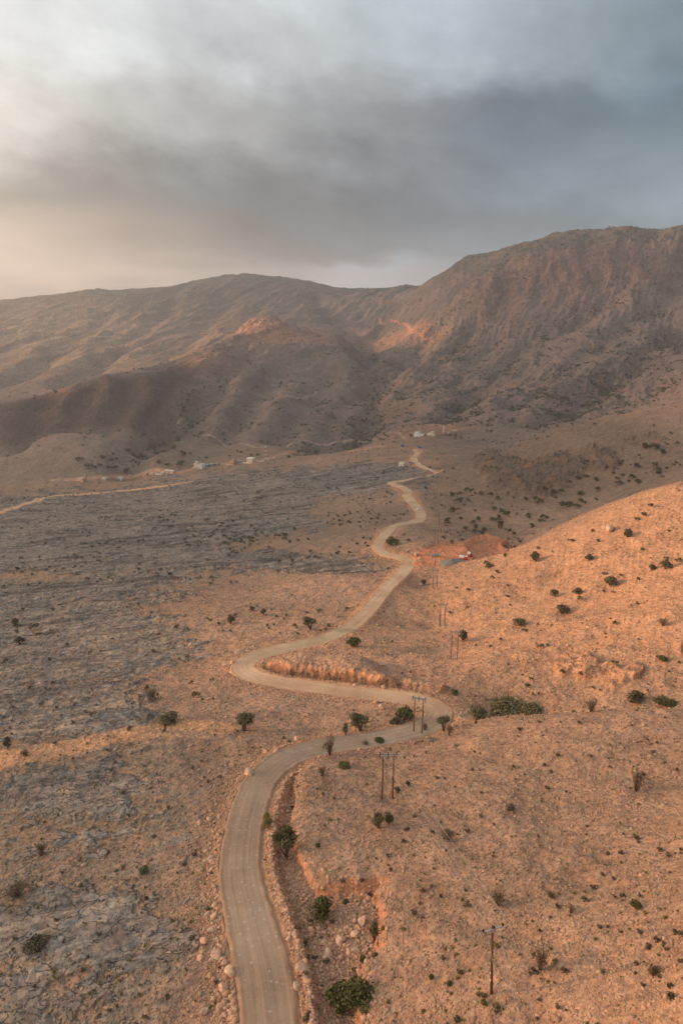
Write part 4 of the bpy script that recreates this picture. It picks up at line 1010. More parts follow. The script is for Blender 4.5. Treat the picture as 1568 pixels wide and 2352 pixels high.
for args in [
    (551, 1504, 2.6, 'big round pink boulder standing on the outer verge where the hairpin begins'),
    (516, 1530, 1.8, 'pink boulder lying left of the hairpin below the big round one'),
    (533, 1524, 1.4, 'smaller pink boulder between its two larger neighbours left of the hairpin'),
    (877, 1522 + 6, 1.6, 'pale block at the foot of the red cut face above the hairpin'),
    (815, 1585 - 8, 1.3, 'pink block beside the far edge of the middle road leg'),
    (880, 1545 + 35, 1.2, 'rounded stone on the far verge under the end of the red cut'),
    (876, 1628, 2.0, 'single orange boulder on the slope inside the right bend'),
    (938, 1652 , 1.3, 'white faced stone on the inside verge before the double pole'),
    (682, 1700, 1.3, 'small pink boulder on the bank above the start of the sweeping left bend'),
    (634, 1730, 1.4, 'square pink boulder on the outer verge of the sweeping left bend'),
    (610, 1729, 1.0, 'low pink stone beside the square boulder of the sweeping bend'),
    (570, 1780, 1.9, 'pink boulder pair half sunk in the outer bank of the sweeping bend'),
    (484, 1975, 1.2, 'tan boulder left of the road below the sweeping bend, upper of a touching pair'),
    (476, 1983, 1.0, 'grey pink boulder left of the road, lower of a touching pair'),
    (459, 1893, .9, 'pink stone left of the road level with the tufts in the ditch'),
    (480, 1915 - 30, 1.0, 'upright pink stone left of the road level with the first yellow tuft'),
    (492, 2108, 1.05, 'orange lit boulder left of the near road, farther of two side by side'),
    (476, 2105, .8, 'dull boulder left of the near road beside an orange lit one'),
    (485, 2150 - 9, .9, 'reddish boulder left of the near road below the side by side pair'),
    (467, 2165, 1.1, 'pale cube shaped boulder alone on the gravel left of the near road'),
    (499, 2198, 1.3, 'largest grey boulder in the heap left of the near road'),
    (488, 2208, .8, 'small tan boulder leaning on the largest of the heap left of the near road'),
    (461, 2203, .9, 'lone reddish boulder at the left of the roadside boulder heap'),
    (516, 2215, .9, 'dark faced boulder right of the heap close to the near road edge'),
    (528, 2238, 1.4, 'long pale boulder against the left edge of the near road'),
    (513, 2272, 1.2, 'two toned long boulder near the bottom left edge of the road'),
    (468, 2327, 1.1, 'brown boulder nearest the bottom of the photo left of the road'),
    (506, 2315, .8, 'small pale boulder close to the bottom left road edge'),
    (815, 2155 - 4, 1.1, 'pale boulder in the dug bay right of the road, upper left one'),
    (832, 2120, 1.3, 'orange boulder under the right wall of the dug bay'),
    (780, 2165 - 1, 1.0, 'boulder in the middle of the dug bay floor'),
    (817, 2188, .9, 'boulder on the stony ramp of the dug bay'),
    (752, 2195, 1.3, 'pair like pale boulder at the foot of the dug bay ramp'),
    (748, 2202 + 4, .9, 'tan boulder just below the pair like one of the dug bay'),
    (693, 2218 + 10, 1.2, 'pink boulder on the stone lining between road and ditch'),
    (680, 2270, 1.0, 'pale boulder on the stone lining near the bottom of the photo'),
    (684, 2262 - 36, .8, 'small dark boulder on the ditch lining beside the widened road'),
    (1400, 1220, 4.0, 'large pale boulder high on the sunlit slope beside two shrubs'),
    (1386, 1214, 2.0, 'smaller boulder touching the large pale one high on the sunlit slope'),
    (966, 1344 , 1.7, 'grey boulder in the row of stones right of the third double pole'),
    (1320, 1160, 2.6, 'white block on the shaded slope under the rocky outcrop'),
    (955, 1275, 2.6, 'tan rock at the left edge of the cleared red plateau'),
    (963, 1284, 1.8, 'small tan rock below the one at the edge of the cleared red plateau')]:
    boulder(*args)

# ------------------------------------------------------------------ shrubs
def foliage_arrays(seed, n, leaf, lumps, flat=0.8, bare=0.0):
    r = np.random.RandomState(seed)
    cs = []
    for _ in range(lumps):
        d = r.normal(size=3); d /= np.linalg.norm(d); d[2] = abs(d[2]) * 0.9
        cs.append(np.r_[d[:2] * r.uniform(.15, .48), .42 + d[2] * r.uniform(.0, .42), r.uniform(.17, .33)])
    cs = np.array(cs)
    k_ = r.choice(lumps, n, p=cs[:, 3] ** 2 / (cs[:, 3] ** 2).sum())
    d = r.normal(size=(n, 3)); d /= np.linalg.norm(d, axis=1)[:, None]
    rad = cs[k_, 3] * r.uniform(.55, 1.12, n)
    P = cs[k_, :3] + d * rad[:, None] * [1.1, 1.1, flat]
    P[:, 2] = np.abs(P[:, 2] - .05) + .05
    # leaf clumps: crossed bent quads
    t1 = r.normal(size=(n, 3)); t1 /= np.linalg.norm(t1, axis=1)[:, None]
    t2 = np.cross(t1, d + r.normal(size=(n, 3)) * .5); t2 /= np.linalg.norm(t2, axis=1)[:, None] + 1e-9
    L_ = leaf * r.uniform(.6, 1.4, (n, 1))
    q = np.stack([P - t1 * L_ - t2 * L_ * .5, P + t1 * L_ - t2 * L_ * .6, P + t1 * L_ * .8 + t2 * L_ * .6, P - t1 * L_ * .7 + t2 * L_ * .5], 1)
    q[:, :, 2] = np.maximum(q[:, :, 2], 0.0)
    return q.reshape(-1, 3), np.arange(n * 4).reshape(-1, 4), cs
def twig_arrays(seed, cs, thick, extra=10):
    r = np.random.RandomState(seed); V = []; Fc = []
    tg = [c[:3] for c in cs] + [np.r_[r.normal(size=2) * .35, r.uniform(.45, 1.0)] for _ in range(extra)]
    for t in tg:
        p0 = np.r_[r.normal(size=2) * .04, 0.0]; p2 = np.array(t); p1 = (p0 + p2) / 2 + np.r_[r.normal(size=2) * .05, .05]
        ra = (thick, thick * .65, thick * .25); b0 = len(V)
        for p, rr_ in zip((p0, p1, p2), ra):
            for k_ in range(4):
                an = k_ * math.pi / 2; V.append((p[0] + rr_ * math.cos(an), p[1] + rr_ * math.sin(an), p[2]))
        for s_ in range(2):
            for k_ in range(4): Fc.append((b0 + s_ * 4 + k_, b0 + s_ * 4 + (k_ + 1) % 4, b0 + s_ * 4 + 4 + (k_ + 1) % 4, b0 + s_ * 4 + 4 + k_))
    return np.array(V), np.array(Fc)
def rawmesh(name, V, Fc, mat):
    o = fastmesh(name, V, Fc, mat); me = o.data; bpy.data.objects.remove(o); return me
KINDS = {}
for kind, mat, n, leaf, lumps, thick, ex in (('green', 'green', 1500, .045, 9, .02, 4), ('olive', 'olive', 1300, .040, 8, .028, 10), ('dry', 'dry', 520, .028, 7, .014, 46), ('dark', 'dark', 600, .055, 8, .02, 10), ('yellow', 'yellow', 500, .05, 6, .01, 10)):
    KINDS[kind] = []
    for q in range(3):
        V_, F_, cs = foliage_arrays(900 + q + len(kind) * 7, n, leaf, lumps)
        TV, TF = twig_arrays(950 + q, cs, thick, ex)
        KINDS[kind].append((rawmesh('foliage', V_, F_, M[mat]), rawmesh('stem', TV, TF, M['bark'] if kind != 'dry' else M['dry'])))
TREE = []
for q in range(2):
    V_, F_, cs = foliage_arrays(990 + q, 1500, .045, 9); V_ = V_ * [1, 1, .72] + [0, 0, .30]; cs[:, 2] = cs[:, 2] * .72 + .30
    TV, TF = twig_arrays(995 + q, cs, .038, 2)
    TREE.append((rawmesh('foliage', V_, F_, M['olive']), rawmesh('trunk', TV, TF, M['bark'])))
KINDS['tree'] = TREE
LOW = {}
for kind, mat in (('dark', 'dark'), ('olive', 'olive'), ('green', 'green'), ('dry', 'dry')):
    LOW[kind] = []
    for q in range(4):
        V_, F_, cs = foliage_arrays(700 + q, 190, .075, 6)
        LOW[kind].append(rawmesh('shrub', V_, F_, M[mat]))
SHRUBS = []
def shrub(u, v, wpx, hpx, kind, label, name='shrub', cat='shrub', group=None, parts=True):
    """wpx, hpx: size in the 1568 frame; (u, v) where it meets the ground"""
    p = hitrow(u, v)
    if p is None: return
    dep = p.y * cP + (CAMZ - p.z) * sP
    wpx *= 1.12; hpx *= 1.25; W_ = wpx * dep / FP; dpr = math.atan(tdep(v)); H_ = hpx * dep / FP
    H_ = max((H_ - W_ * 0.3 * math.sin(dpr)) / max(math.cos(dpr), .3), 0.45 * W_)
    if parts:
        f, s_ = rnd.choice(KINDS[kind]); r = empty(name, p - Vector((0, 0, .08)), rnd.uniform(0, 6.28))
        a = bpy.data.objects.new('foliage', f); b = bpy.data.objects.new('trunk' if kind == 'tree' else 'stem', s_)
        for q in (a, b): col.objects.link(q); q.parent = r
    else:
        r = bpy.data.objects.new(name, rnd.choice(LOW[kind])); col.objects.link(r); r.location = p - Vector((0, 0, .05)); r.rotation_euler = (0, 0, rnd.uniform(0, 6.28))
    r.scale = (W_, W_, H_)
    tag(r, label, cat, group); SHRUBS.append((p.x, p.y, W_)); return r
HAND = [
 (781, 2318, 62, 50, 'green', 'large round dark green bush by the ditch at the bottom, of a merged pair'),
 (820, 2300, 62, 42, 'green', 'low dark green bush spreading right from the large round bush by the ditch'),
 (743, 2106, 40, 38, 'green', 'bright green bush growing on the lip of the dug bay'),
 (658, 1972, 44, 56, 'tree', 'tall grey green bush on the cut bank right of the road', 'tree', 'tree'),
 (664, 1915, 24, 16, 'yellow', 'yellowish tuft on the bank above the tall grey green bush'),
 (615, 1899, 25, 20, 'yellow', 'yellow green tuft in the ditch, lower of two'),
 (612, 1882, 18, 14, 'yellow', 'small yellow green tuft in the ditch, upper of two'),
 (858, 2160, 22, 38, 'olive', 'dark upright shrub on the rim right of the dug bay'),
 (833, 2210, 14, 14, 'green', 'small green bush at the right edge of the dug bay ramp'),
 (806, 2260, 14, 12, 'green', 'small green bush just above the large pair by the ditch'),
 (792, 2074, 12, 8, 'green', 'tiny green tuft above the dug bay near its upper wall'),
 (868, 1902, 26, 34, 'olive', 'two stemmed olive shrub below the double pole on the near slope'),
 (893, 1893, 18, 24, 'green', 'slim green shrub just right of the two stemmed one'),
 (730, 1945, 12, 8, 'green', 'tiny green bush alone between ditch and double pole'),
 (790, 1763, 26, 10, 'green', 'flat green bush on the slope above the sweeping bend'),
 (740, 1782, 18, 22, 'dry', 'brown dry shrub on the slope right of the sweeping bend'),
 (757, 1735, 24, 38, 'dry', 'tall dry bush standing before the road at the sweeping bend', ),
 (828, 1679, 34, 36, 'tree', 'round olive tree in the hollow inside the right bend', 'tree', 'tree'),
 (793, 1690, 13, 28, 'olive', 'narrow dark shrub at the road edge left of the hollow tree'),
 (560, 1678, 36, 36, 'tree', 'round lone tree on open ground left of the road', 'tree', 'tree'),
 (713, 1447, 24, 28, 'tree', 'round tree left of the road beyond the hairpin', 'tree', 'tree'),
 (530, 1433, 18, 20, 'olive', 'dark double headed bush on the pink flat far left of the hairpin'),
 (605, 1412, 12, 15, 'olive', 'small dark bush right of the double headed one on the pink flat'),
 (579, 1403, 12, 12, 'olive', 'smallest dark bush above the pink flat among grey rocks'),
 (812, 1484, 32, 22, 'green', 'green bush on the right verge above the hairpin'),
 (929, 1655, 36, 30, 'green', 'dark green bush inside the right bend beside the double pole'),
 (910, 1664, 24, 18, 'dark', 'darker lower bush left of the green one inside the right bend'),
 (1018, 1680, 20, 32, 'tree', 'small umbrella shaped tree at the right bend', 'tree', 'tree'),
 (1031, 1690, 14, 26, 'dry', 'dry bare shrub right of the umbrella shaped tree'),
 (975, 1680, 12, 20, 'dry', 'reddish dry shrub just right of the double pole at the bend'),
 (1098, 1652, 36, 30, 'olive', 'olive bush at the mouth of the gully right of the bend'),
 (1165, 1640, 76, 26, 'olive', 'long wide olive thicket in the gully, largest of the row'),
 (1222, 1640, 46, 24, 'olive', 'olive thicket at the right end of the gully row'),
 (1357, 1636, 26, 30, 'dry', 'dry grey bush on the crest in front of the red crags'),
 (1455, 1610, 34, 24, 'dark', 'brown green bush at the foot of the red crags'),
 (1530, 1622, 36, 16, 'green', 'flat green bush on the crest near the right edge of the photo'),
 (870, 1706, 22, 12, 'green', 'green bush on the near verge of the road before the right bend'),
 (838, 1712, 14, 12, 'dry', 'dry tuft on the near verge left of the green verge bush'),
 (936, 1805, 10, 12, 'green', 'small green bush right of the near double pole'),
 (912, 1818, 14, 10, 'green', 'green bush at the foot of the near double pole'),
 (1043, 1595, 18, 12, 'green', 'green bush on the slope above the road at the right bend'),
 (898, 1252, 22, 18, 'green', 'dark green bush in the inside of the far double bend'),
 (1062, 1472, 18, 24, 'dark', 'dark shrub right of the second far double pole'),
 (1142, 2080, 32, 34, 'dry', 'bushy brown shrub in the middle of the near slope'),
 (1240, 2228, 32, 44, 'dry', 'tall brown shrub right of the near single pole'),
 (1460, 1818, 26, 44, 'dry', 'tall thin brown shrub high on the right of the near slope'),
 (1030, 1930, 22, 24, 'dry', 'brown shrub on the near slope below and right of the double pole'),
 (1170, 1862, 22, 16, 'dry', 'low brown shrub in the upper middle of the near slope'),
 (1265, 2062, 20, 16, 'dry', 'small brown shrub right of the bushy brown one'),
 (1500, 2240, 32, 22, 'dry', 'spreading brown shrub near the lower right corner'),
 (1310, 2098, 16, 20, 'dry', 'thin grey shrub in the right middle of the near slope'),
 (1460, 2090 - 2, 18, 16, 'green', 'small dark green bush toward the right edge of the near slope'),
 (990, 2254 - 4, 12, 12, 'green', 'tiny green bush on the near slope left of the single pole'),
 (1110, 2308, 16, 14, 'yellow', 'yellow green tuft at the foot of the near single pole'),
 (1030, 2264, 10, 10, 'green', 'tiny green tuft left of the near single pole'),
 (1100, 2290, 12, 8, 'yellow', 'low yellow tuft left of the pale earth at the single pole'),
 (75, 2180, 40, 26, 'dark', 'dark tangled shrub on the grey slabs at the lower left'),
 (40, 2060, 44, 30, 'dry', 'reddish dry shrub on grey rock at the left edge'),
 (330, 2006, 20, 14, 'olive', 'small dark bush in the middle of the lower left gravel'),
 (18, 1718, 14, 26, 'dark', 'upright dark bush by the ochre track at the left edge'),
 (60, 1722 + 14, 22, 16, 'dry', 'dry shrub just below the ochre track at the left'),
 (95, 1965, 22, 26, 'dry', 'thin reddish shrub left above the grey slabs'),
 (395, 1655, 40, 22, 'dark', 'dark scrub among the grey blocks left of the lone round tree'),
 (350, 1600, 26, 20, 'dry', 'dry shrub on cracked grey slabs above the dark scrub'),
 (38, 1436, 16, 16, 'dark', 'dark bush on grey rock near the left edge, higher one'),
 (45, 1480, 18, 16, 'dark', 'dark bush on grey rock near the left edge, lower one'),
 (1400, 1343, 24, 22, 'dark', 'dark shrub at the centre of the sunlit slope'),
 (1290, 1410, 26, 20, 'dark', 'wide dark shrub low on the sunlit slope'),
 (1197, 1437, 24, 18, 'dark', 'wide dark shrub at the lower left of the sunlit slope'),
 (1275, 1371, 16, 18, 'dark', 'roundish shrub left of the middle of the sunlit slope'),
 (1327, 1365, 18, 14, 'dark', 'shrub between the round one and the centre one on the sunlit slope'),
 (1440, 1234, 20, 20, 'dark', 'dark shrub high on the sunlit slope below the large pale boulder'),
 (1526, 1308, 20, 22, 'dark', 'shrub near the right edge of the sunlit slope'),
 (1497, 1310, 16, 14, 'dark', 'low shrub left of the one near the right edge of the sunlit slope'),
 (1230, 1290, 20, 22, 'dark', 'dark shrub at the upper left of the sunlit slope'),
 (1352, 1286, 14, 14, 'dark', 'small shrub in the upper middle of the sunlit slope'),
 (1120, 1305, 16, 12, 'dark', 'small shrub right below the cleared red plateau'),
 (1522, 1438, 20, 20, 'dry', 'greyish shrub at the right edge of the sunlit slope'),
 (973, 1298 + 44, 12, 12, 'dark', 'small dark shrub beside the third far double pole'),
 (1520, 1518, 22, 14, 'green', 'green bush among the small crags at the right edge'),
]
for h_ in HAND:
    u, v, wp, hp, kd, lb = h_[:6]; nm = h_[6] if len(h_) > 6 else 'shrub'; ct = h_[7] if len(h_) > 7 else 'shrub'
    shrub(u, v, wp, hp, kd, lb, nm, ct)
# groups nobody can tell apart
ZONES = [
 ('low dark shrub scattered on the sunlit orange slope', 'shrubs scattered over the sunlit slope', 46, [(1568,1130),(1568,1600),(1150,1600),(1000,1420),(1020,1320),(1200,1260),(1400,1165)], 'dark', 7, 15),
 ('dark shrub on the shaded slope below the rocky outcrop', 'shrubs on the shaded slope beyond the sunlit spur', 70, [(1040,1110),(1200,1150),(1500,1020),(1560,1085),(1400,1140),(1250,1200),(1180,1240),(1020,1220)], 'dark', 9, 20),
 ('small dark bush among the grey slate pavements', 'bushes in the slate valley', 44, [(0,1220),(400,1190),(830,1190),(860,1260),(600,1320),(450,1400),(200,1430),(0,1420)], 'dark', 5, 11),
 ('small dry bush on the pale cracked slabs', 'dry bushes on the lower slate slabs', 30, [(0,1450),(430,1430),(480,1560),(400,1700),(0,1700)], 'dry', 8, 16),
 ('small green bush on the line of bushes across the slate valley', 'green bushes in a line across the valley', 26, [(420,1240),(660,1218),(690,1238),(430,1262)], 'green', 7, 12),
 ('dark tree in the wadi below the low grey hill', 'dark trees in the wadi by the village', 24, [(170,1060),(420,1015),(470,1040),(420,1075),(230,1095)], 'dark', 9, 17),
 ('low yellow green tuft on the pink flat beyond the hairpin', 'tufts on the pink flat', 22, [(450,1410),(800,1400),(780,1440),(700,1470),(480,1450)], 'green', 6, 12),
]
def inpoly(x, y, poly):
    c_ = False
    for i in range(len(poly)):
        x1, y1 = poly[i]; x2, y2 = poly[i - 1]
        if (y1 > y) != (y2 > y) and x < (x2 - x1) * (y - y1) / (y2 - y1) + x1: c_ = not c_
    return c_
def clear_of_road(p, m):
    d = np.hypot(RD[:, 0] - p.x, RD[:, 1] - p.y); k_ = int(np.argmin(d)); return d[k_] > RD[k_, 3] + m
for (lb, gp, cnt, poly, kd, w0, w1) in ZONES:
    us = [q[0] for q in poly]; vs = [q[1] for q in poly]; k_ = 0; tr = 0
    while k_ < cnt and tr < 4000:
        tr += 1
        u, v = rnd.uniform(min(us), max(us)), rnd.uniform(min(vs), max(vs))
        if not inpoly(u, v, poly) or not (2 < u < 1566): continue
        p = hitrow(u, v)
        if p is None or not clear_of_road(p, 2.5): continue
        if any(math.hypot(p.x - q[0], p.y - q[1]) < q[2] * .8 + 1 for q in SHRUBS): continue
        wp = rnd.uniform(w0, w1) * rnd.uniform(.7, 1.0)
        shrub(u, v, wp, wp * rnd.uniform(.6, 1.0), kd, lb, group=gp, parts=False); k_ += 1
# distant scrub: past counting
def scrub(name, wt, n, seed, y0, y1, s0, s1, mat):
    P, Cc, j, i = pick_cells(wt, n, seed, y0, y1); r = np.random.RandomState(seed + 1)
    V_, F_, _ = foliage_arrays(seed + 2, 26, .22, 4)
    sz = np.exp(r.uniform(math.log(s0), math.log(s1), n)); an = r.rand(n) * 6.283
    ca_, sa_ = np.cos(an)[:, None], np.sin(an)[:, None]
    x = V_[None, :, 0] * ca_ - V_[None, :, 1] * sa_; y = V_[None, :, 0] * sa_ + V_[None, :, 1] * ca_
    Vv = np.stack([x * sz[:, None], y * sz[:, None], np.repeat(V_[None, :, 2], n, 0) * sz[:, None] * r.uniform(.6, 1.0, (n, 1))], 2) + P[:, None, :]
    Fc = (F_[None] + (np.arange(n) * len(V_))[:, None, None]).reshape(-1, 4)
    o = fastmesh(name, Vv.reshape(-1, 3), Fc, mat); o['kind'] = 'stuff'
    return o
clump = sstep(fbm(XF / 70, YF / 70, 600, 4, 0.6), -0.1, 0.6) + 0.05
wfar = clump * far * (1 + 5 * wadi) * (1 + 1.5 * sstep(U0, 850, 1100)) * (1 + 1.2 * sstep(-gul, -0.1, 0.5)) * (1 - 0.85 * ridge)
scrub('scrub', wfar, 10000, 610, 1010, 3900, 2.4, 6.0, M['dark'])
scrub('scrub', clump * (YY > 380) * (1 - site) * offroad * (1 + 0.3 * rockm) * np.interp(YY, [380, 1000], [1, 2.5]), 1700, 620, 380, 1010, 1.0, 3.0, M['dark'])
scrub('scrub', (YY < 420) * (1 - site) * offroad * sstep(fbm(XF / 8, YF / 8, 640, 3, 0.6), -0.4, 0.6) * np.where(e < 8, 1.8, 1.0), 1500, 630, 40, 420, 0.2, 0.6, M['yellow'])
scrub('scrub', (YY < 420) * (1 - site) * offroad * sstep(fbm(XF / 14, YF / 14, 645, 3, 0.6), -0.5, 0.6), 900, 635, 40, 420, 0.3, 1.0, M['dry'])

# ------------------------------------------------------------------ power line
class MB:
    def __init__(s_): s_.V = []; s_.F = []; s_.I = []
    def box(s_, c, d, mi=0, rz=0.0):
        b = len(s_.V); ca_, sa_ = math.cos(rz), math.sin(rz)
        for dx in (-.5, .5):
            for dy in (-.5, .5):
                for dz_ in (-.5, .5):
                    x, y = dx * d[0], dy * d[1]
                    s_.V.append((c[0] + x * ca_ - y * sa_, c[1] + x * sa_ + y * ca_, c[2] + dz_ * d[2]))
        for f in ((0, 1, 3, 2), (4, 6, 7, 5), (0, 4, 5, 1), (2, 3, 7, 6), (0, 2, 6, 4), (1, 5, 7, 3)): s_.F.append(tuple(b + q for q in f)); s_.I.append(mi)
        return s_
    def tube(s_, pts_, rad, n=6, mi=0, cap=True):
        b = len(s_.V); pts_ = [Vector(p) for p in pts_]
        for i, p in enumerate(pts_):
            t = (pts_[min(i + 1, len(pts_) - 1)] - pts_[max(i - 1, 0)]).normalized()
            u_ = t.orthogonal().normalized() if abs(t.z) < .99 else Vector((1, 0, 0)); v_ = t.cross(u_)
            r_ = rad[i] if isinstance(rad, (list, tuple)) else rad
            for k_ in range(n):
                a = 2 * math.pi * k_ / n; q = p + u_ * (math.cos(a) * r_) + v_ * (math.sin(a) * r_); s_.V.append(tuple(q))
        for i in range(len(pts_) - 1):
            for k_ in range(n): s_.F.append((b + i * n + k_, b + i * n + (k_ + 1) % n, b + (i + 1) * n + (k_ + 1) % n, b + (i + 1) * n + k_)); s_.I.append(mi)
        if cap: s_.F.append(tuple(b + k_ for k_ in range(n))[::-1]); s_.F.append(tuple(b + (len(pts_) - 1) * n + k_ for k_ in range(n))); s_.I += [mi, mi]
        return s_
    def build(s_, name, mats, parent=None, smooth=False): return finish(name, s_.V, s_.F, mats, parent, s_.I, smooth)
PH = 10.0
def insulators(root, xs, ys):
    for x in xs:
        for y in ys:
            m = MB(); m.tube([(x, y, PH - .05), (x, y, PH + .10), (x, y, PH + .12), (x, y, PH + .2), (x, y, PH + .22), (x, y, PH + .34)], [.05, .05, .14, .13, .09, .06], 8)
            m.build('insulator', M['insul'], root)
def make_single(loc, rz, label, group):
    r = empty('utility_pole', loc, rz)
    MB().tube([(0, 0, -1.0), (0, 0, 4.5), (0, 0, PH + .15)], [.17, .145, .115], 10).build('pole', M['pole'], r, True)
    MB().box((0, -.16, PH - .12), (2.5, .12, .12)).box((0, -.18, PH - .35), (.7, .06, .35)).build('crossarm', M['steel'], r)
    insulators(r, (-1.15, .12, 1.15), (-.16,))
    MB().box((-.17, 0, 2.2), (.05, .2, .28)).build('number_plate', M['whitep'], r)
    MB().box((-.16, 0, 3.3), (.04, .16, .2)).build('danger_plate', M['whitep'], r)
    tag(r, label, 'utility pole', group); return r
def make_double(loc, rz, label, group, gap=2.0):
    r = empty('utility_pole', loc, rz)
    for sx_ in (-1, 1):
        x = sx_ * gap / 2
        MB().tube([(x, 0, -1.6), (x, 0, 4.5), (x, 0, PH + .1)], [.17, .145, .115], 10).build('pole', M['pole'], r, True)
    MB().box((0, -.18, PH - .12), (3.3, .12, .14)).box((0, .18, PH - .12), (3.3, .12, .14)).build('crossarm', M['steel'], r)
    insulators(r, (-1.5, 0, 1.5), (-.22, .22))
    for x in (-1.5, 0, 1.5):
        MB().tube([(x, -.22, PH - .15), (x, -.45, PH - .62)], [.05, .10], 6).build('insulator', M['insul'], r)
    tag(r, label, 'utility pole', group); return r
G_ = 'wooden poles of the power line along the road'
POLES = [
 (1128, 2284, 1, 'single brown wooden pole with steel crossarm on the near slope at the lower right'),
 (889, 1836, 2, 'nearest double pole of two brown posts joined by one crossarm on the near slope'),
 (959, 1686, 2, 'double pole standing in front of the road at the right bend'),
 (1042, 1515, 2, 'double pole on the lower sunlit slope beyond the right bend'),
 (1015, 1438, 2, 'thin double pole on the sunlit slope farther than the one beside the dark shrub'),
 (998, 1351, 2, 'thin double pole just in front of the cleared red plateau'),
 (999, 1300, 1, 'thin single pole rising at the near edge of the cleared red plateau'),
 (1001, 1249, 2, 'far double pole behind the left end of the cleared red plateau'),
 (1016, 1224, 2, 'far double pole among green bushes behind the red plateau'),
 (1008, 1205, 1, 'far single pole right of the road where the white car drives'),
 (1003, 1187, 2, 'far double pole beside the road level with the white car'),
 (999, 1145, 2, 'far double pole on the shaded slope above the road of the white car'),
 (987, 1124, 1, 'far tiny single pole right of the upper bend of the far road'),
 (975, 1103, 2, 'tiny double pole near the road where it comes out from behind the slope'),
 (951, 1098, 2, 'tiniest double pole left of the last visible road bend'),
]
PP = [hitrow(u, v) for (u, v, k_, l_) in POLES]
PP = [Vector((13.5, 28.0, zat(13.5, 28.0)))] + PP
dirs = []
for i, p in enumerate(PP):
    a = PP[max(i - 1, 0)]; b = PP[min(i + 1, len(PP) - 1)]; d = (b - a); d.z = 0; dirs.append(d.normalized())
make_single(PP[0], math.atan2(dirs[0].y, dirs[0].x) - R(90), 'single brown wooden pole just below the frame at the lower right', G_)
for (u, v, k_, lb), p, d in zip(POLES, PP[1:], dirs[1:]):
    rz_ = math.atan2(d.y, d.x) - R(90)
    if u == 1128: rz_ += R(12)
    o = (make_single if k_ == 1 else make_double)(p, rz_, lb, G_)
    if u == 1128:
        o.rotation_euler = (0, R(-3.6), rz_)
        for c_ in o.children:
            if c_.name.startswith('pole'): c_.data.materials[0] = M['oldpole']
for off_, lb in ((-1.3, 'left power cable strung between the wooden poles'), (0.0, 'middle power cable strung between the wooden poles'), (1.3, 'right power cable strung between the wooden poles')):
    pl = []
    for i in range(len(PP) - 1):
        a, b = PP[i], PP[i + 1]
        na_ = Vector((dirs[i].y, -dirs[i].x, 0)); nb_ = Vector((dirs[i + 1].y, -dirs[i + 1].x, 0))
        A0 = a + na_ * off_ + Vector((0, 0, PH + .3)); B0 = b + nb_ * off_ + Vector((0, 0, PH + .3))
        for t in np.linspace(0, 1, 13)[:-1]:
            q = A0.lerp(B0, t); q.z -= 4 * t * (1 - t) * (B0 - A0).length * 0.016; pl.append(q)
    pl.append(B0)
    tag(MB().tube(pl, 0.02, 5).build('power_cable', M['wire']), lb, 'cable', 'cables of the power line')

# ------------------------------------------------------------------ buildings
def gp(u, v):
    p = hitrow(u, v); return p
def block(root, x0, x1, y0, y1, z1, wall, nwin=3, floors=1, parapet=.5, door=True, roofm='roof', z0=0.0, tag_=''):
    """a rendered flat-roofed volume: wall shell, roof, parapet, window and door children"""
    cx2, cy2 = (x0 + x1) / 2, (y0 + y1) / 2; W_, D_ = x1 - x0, y1 - y0
    m = MB(); m.box((cx2, cy2, (z1 + z0 - 1.5 * (z0 == 0)) / 2), (W_, D_, z1 - z0 + 1.5 * (z0 == 0)))
    wall_o = m.build('wall', M[wall], root)
    MB().box((cx2, cy2, z1 + .06), (W_ - .5, D_ - .5, .12)).build('roof', M[roofm], root)
    if parapet:
        p = MB(); t = .24; zc_ = z1 + parapet / 2
        p.box((cx2, y0 + t / 2, zc_), (W_, t, parapet)); p.box((cx2, y1 - t / 2, zc_), (W_, t, parapet))
        p.box((x0 + t / 2, cy2, zc_), (t, D_ - 2 * t, parapet)); p.box((x1 - t / 2, cy2, zc_), (t, D_ - 2 * t, parapet))
        p.build('parapet', M[wall], root)
    fh = (z1 - z0) / floors
    for f in range(floors):
        for k_ in range(nwin):
            x = x0 + W_ * (k_ + .5) / nwin; z = z0 + fh * f + fh * .55
            if door and f == 0 and k_ == nwin // 2: continue
            fr = MB().box((x, y0 - .03, z), (1.1, .08, 1.3)).build('window', M['white'], root)
            MB().box((x, y0 - .08, z), (.85, .05, 1.05)).build('pane', M['dglass'], fr)
        for k_ in range(max(1, int(D_ // 4))):
            y = y0 + D_ * (k_ + .5) / max(1, int(D_ // 4)); z = z0 + fh * f + fh * .55
            fr = MB().box((x0 - .03, y, z), (.08, 1.1, 1.3)).build('window', M['white'], root)
            MB().box((x0 - .08, y, z), (.05, .85, 1.05)).build('pane', M['dglass'], fr)
    if door and z0 == 0:
        MB().box((cx2 + (.0 if nwin % 2 else .9), y0 - .04, 1.1), (1.1, .1, 2.2)).build('door', M['door'], root)
    return wall_o
RZB = R(-24)
def bld(name, u, v, label, cat='house', group='houses of the roadside village', rz=RZB):
    r = empty(name, gp(u, v), rz); tag(r, label, cat, group); return r
r = bld('mosque', 184, 1106, 'long low pink mosque with a short minaret at the left end of the village', 'mosque')
block(r, -6, 5, 0, 8, 4.2, 'pink', 4)
MB().tube([(6.3, 4, -1), (6.3, 4, 8), (6.3, 4, 8.2), (6.3, 4, 9.4), (6.3, 4, 10.6)], [1.0, .9, 1.2, 1.0, .1], 12).build('minaret', M['pink'], r, True)
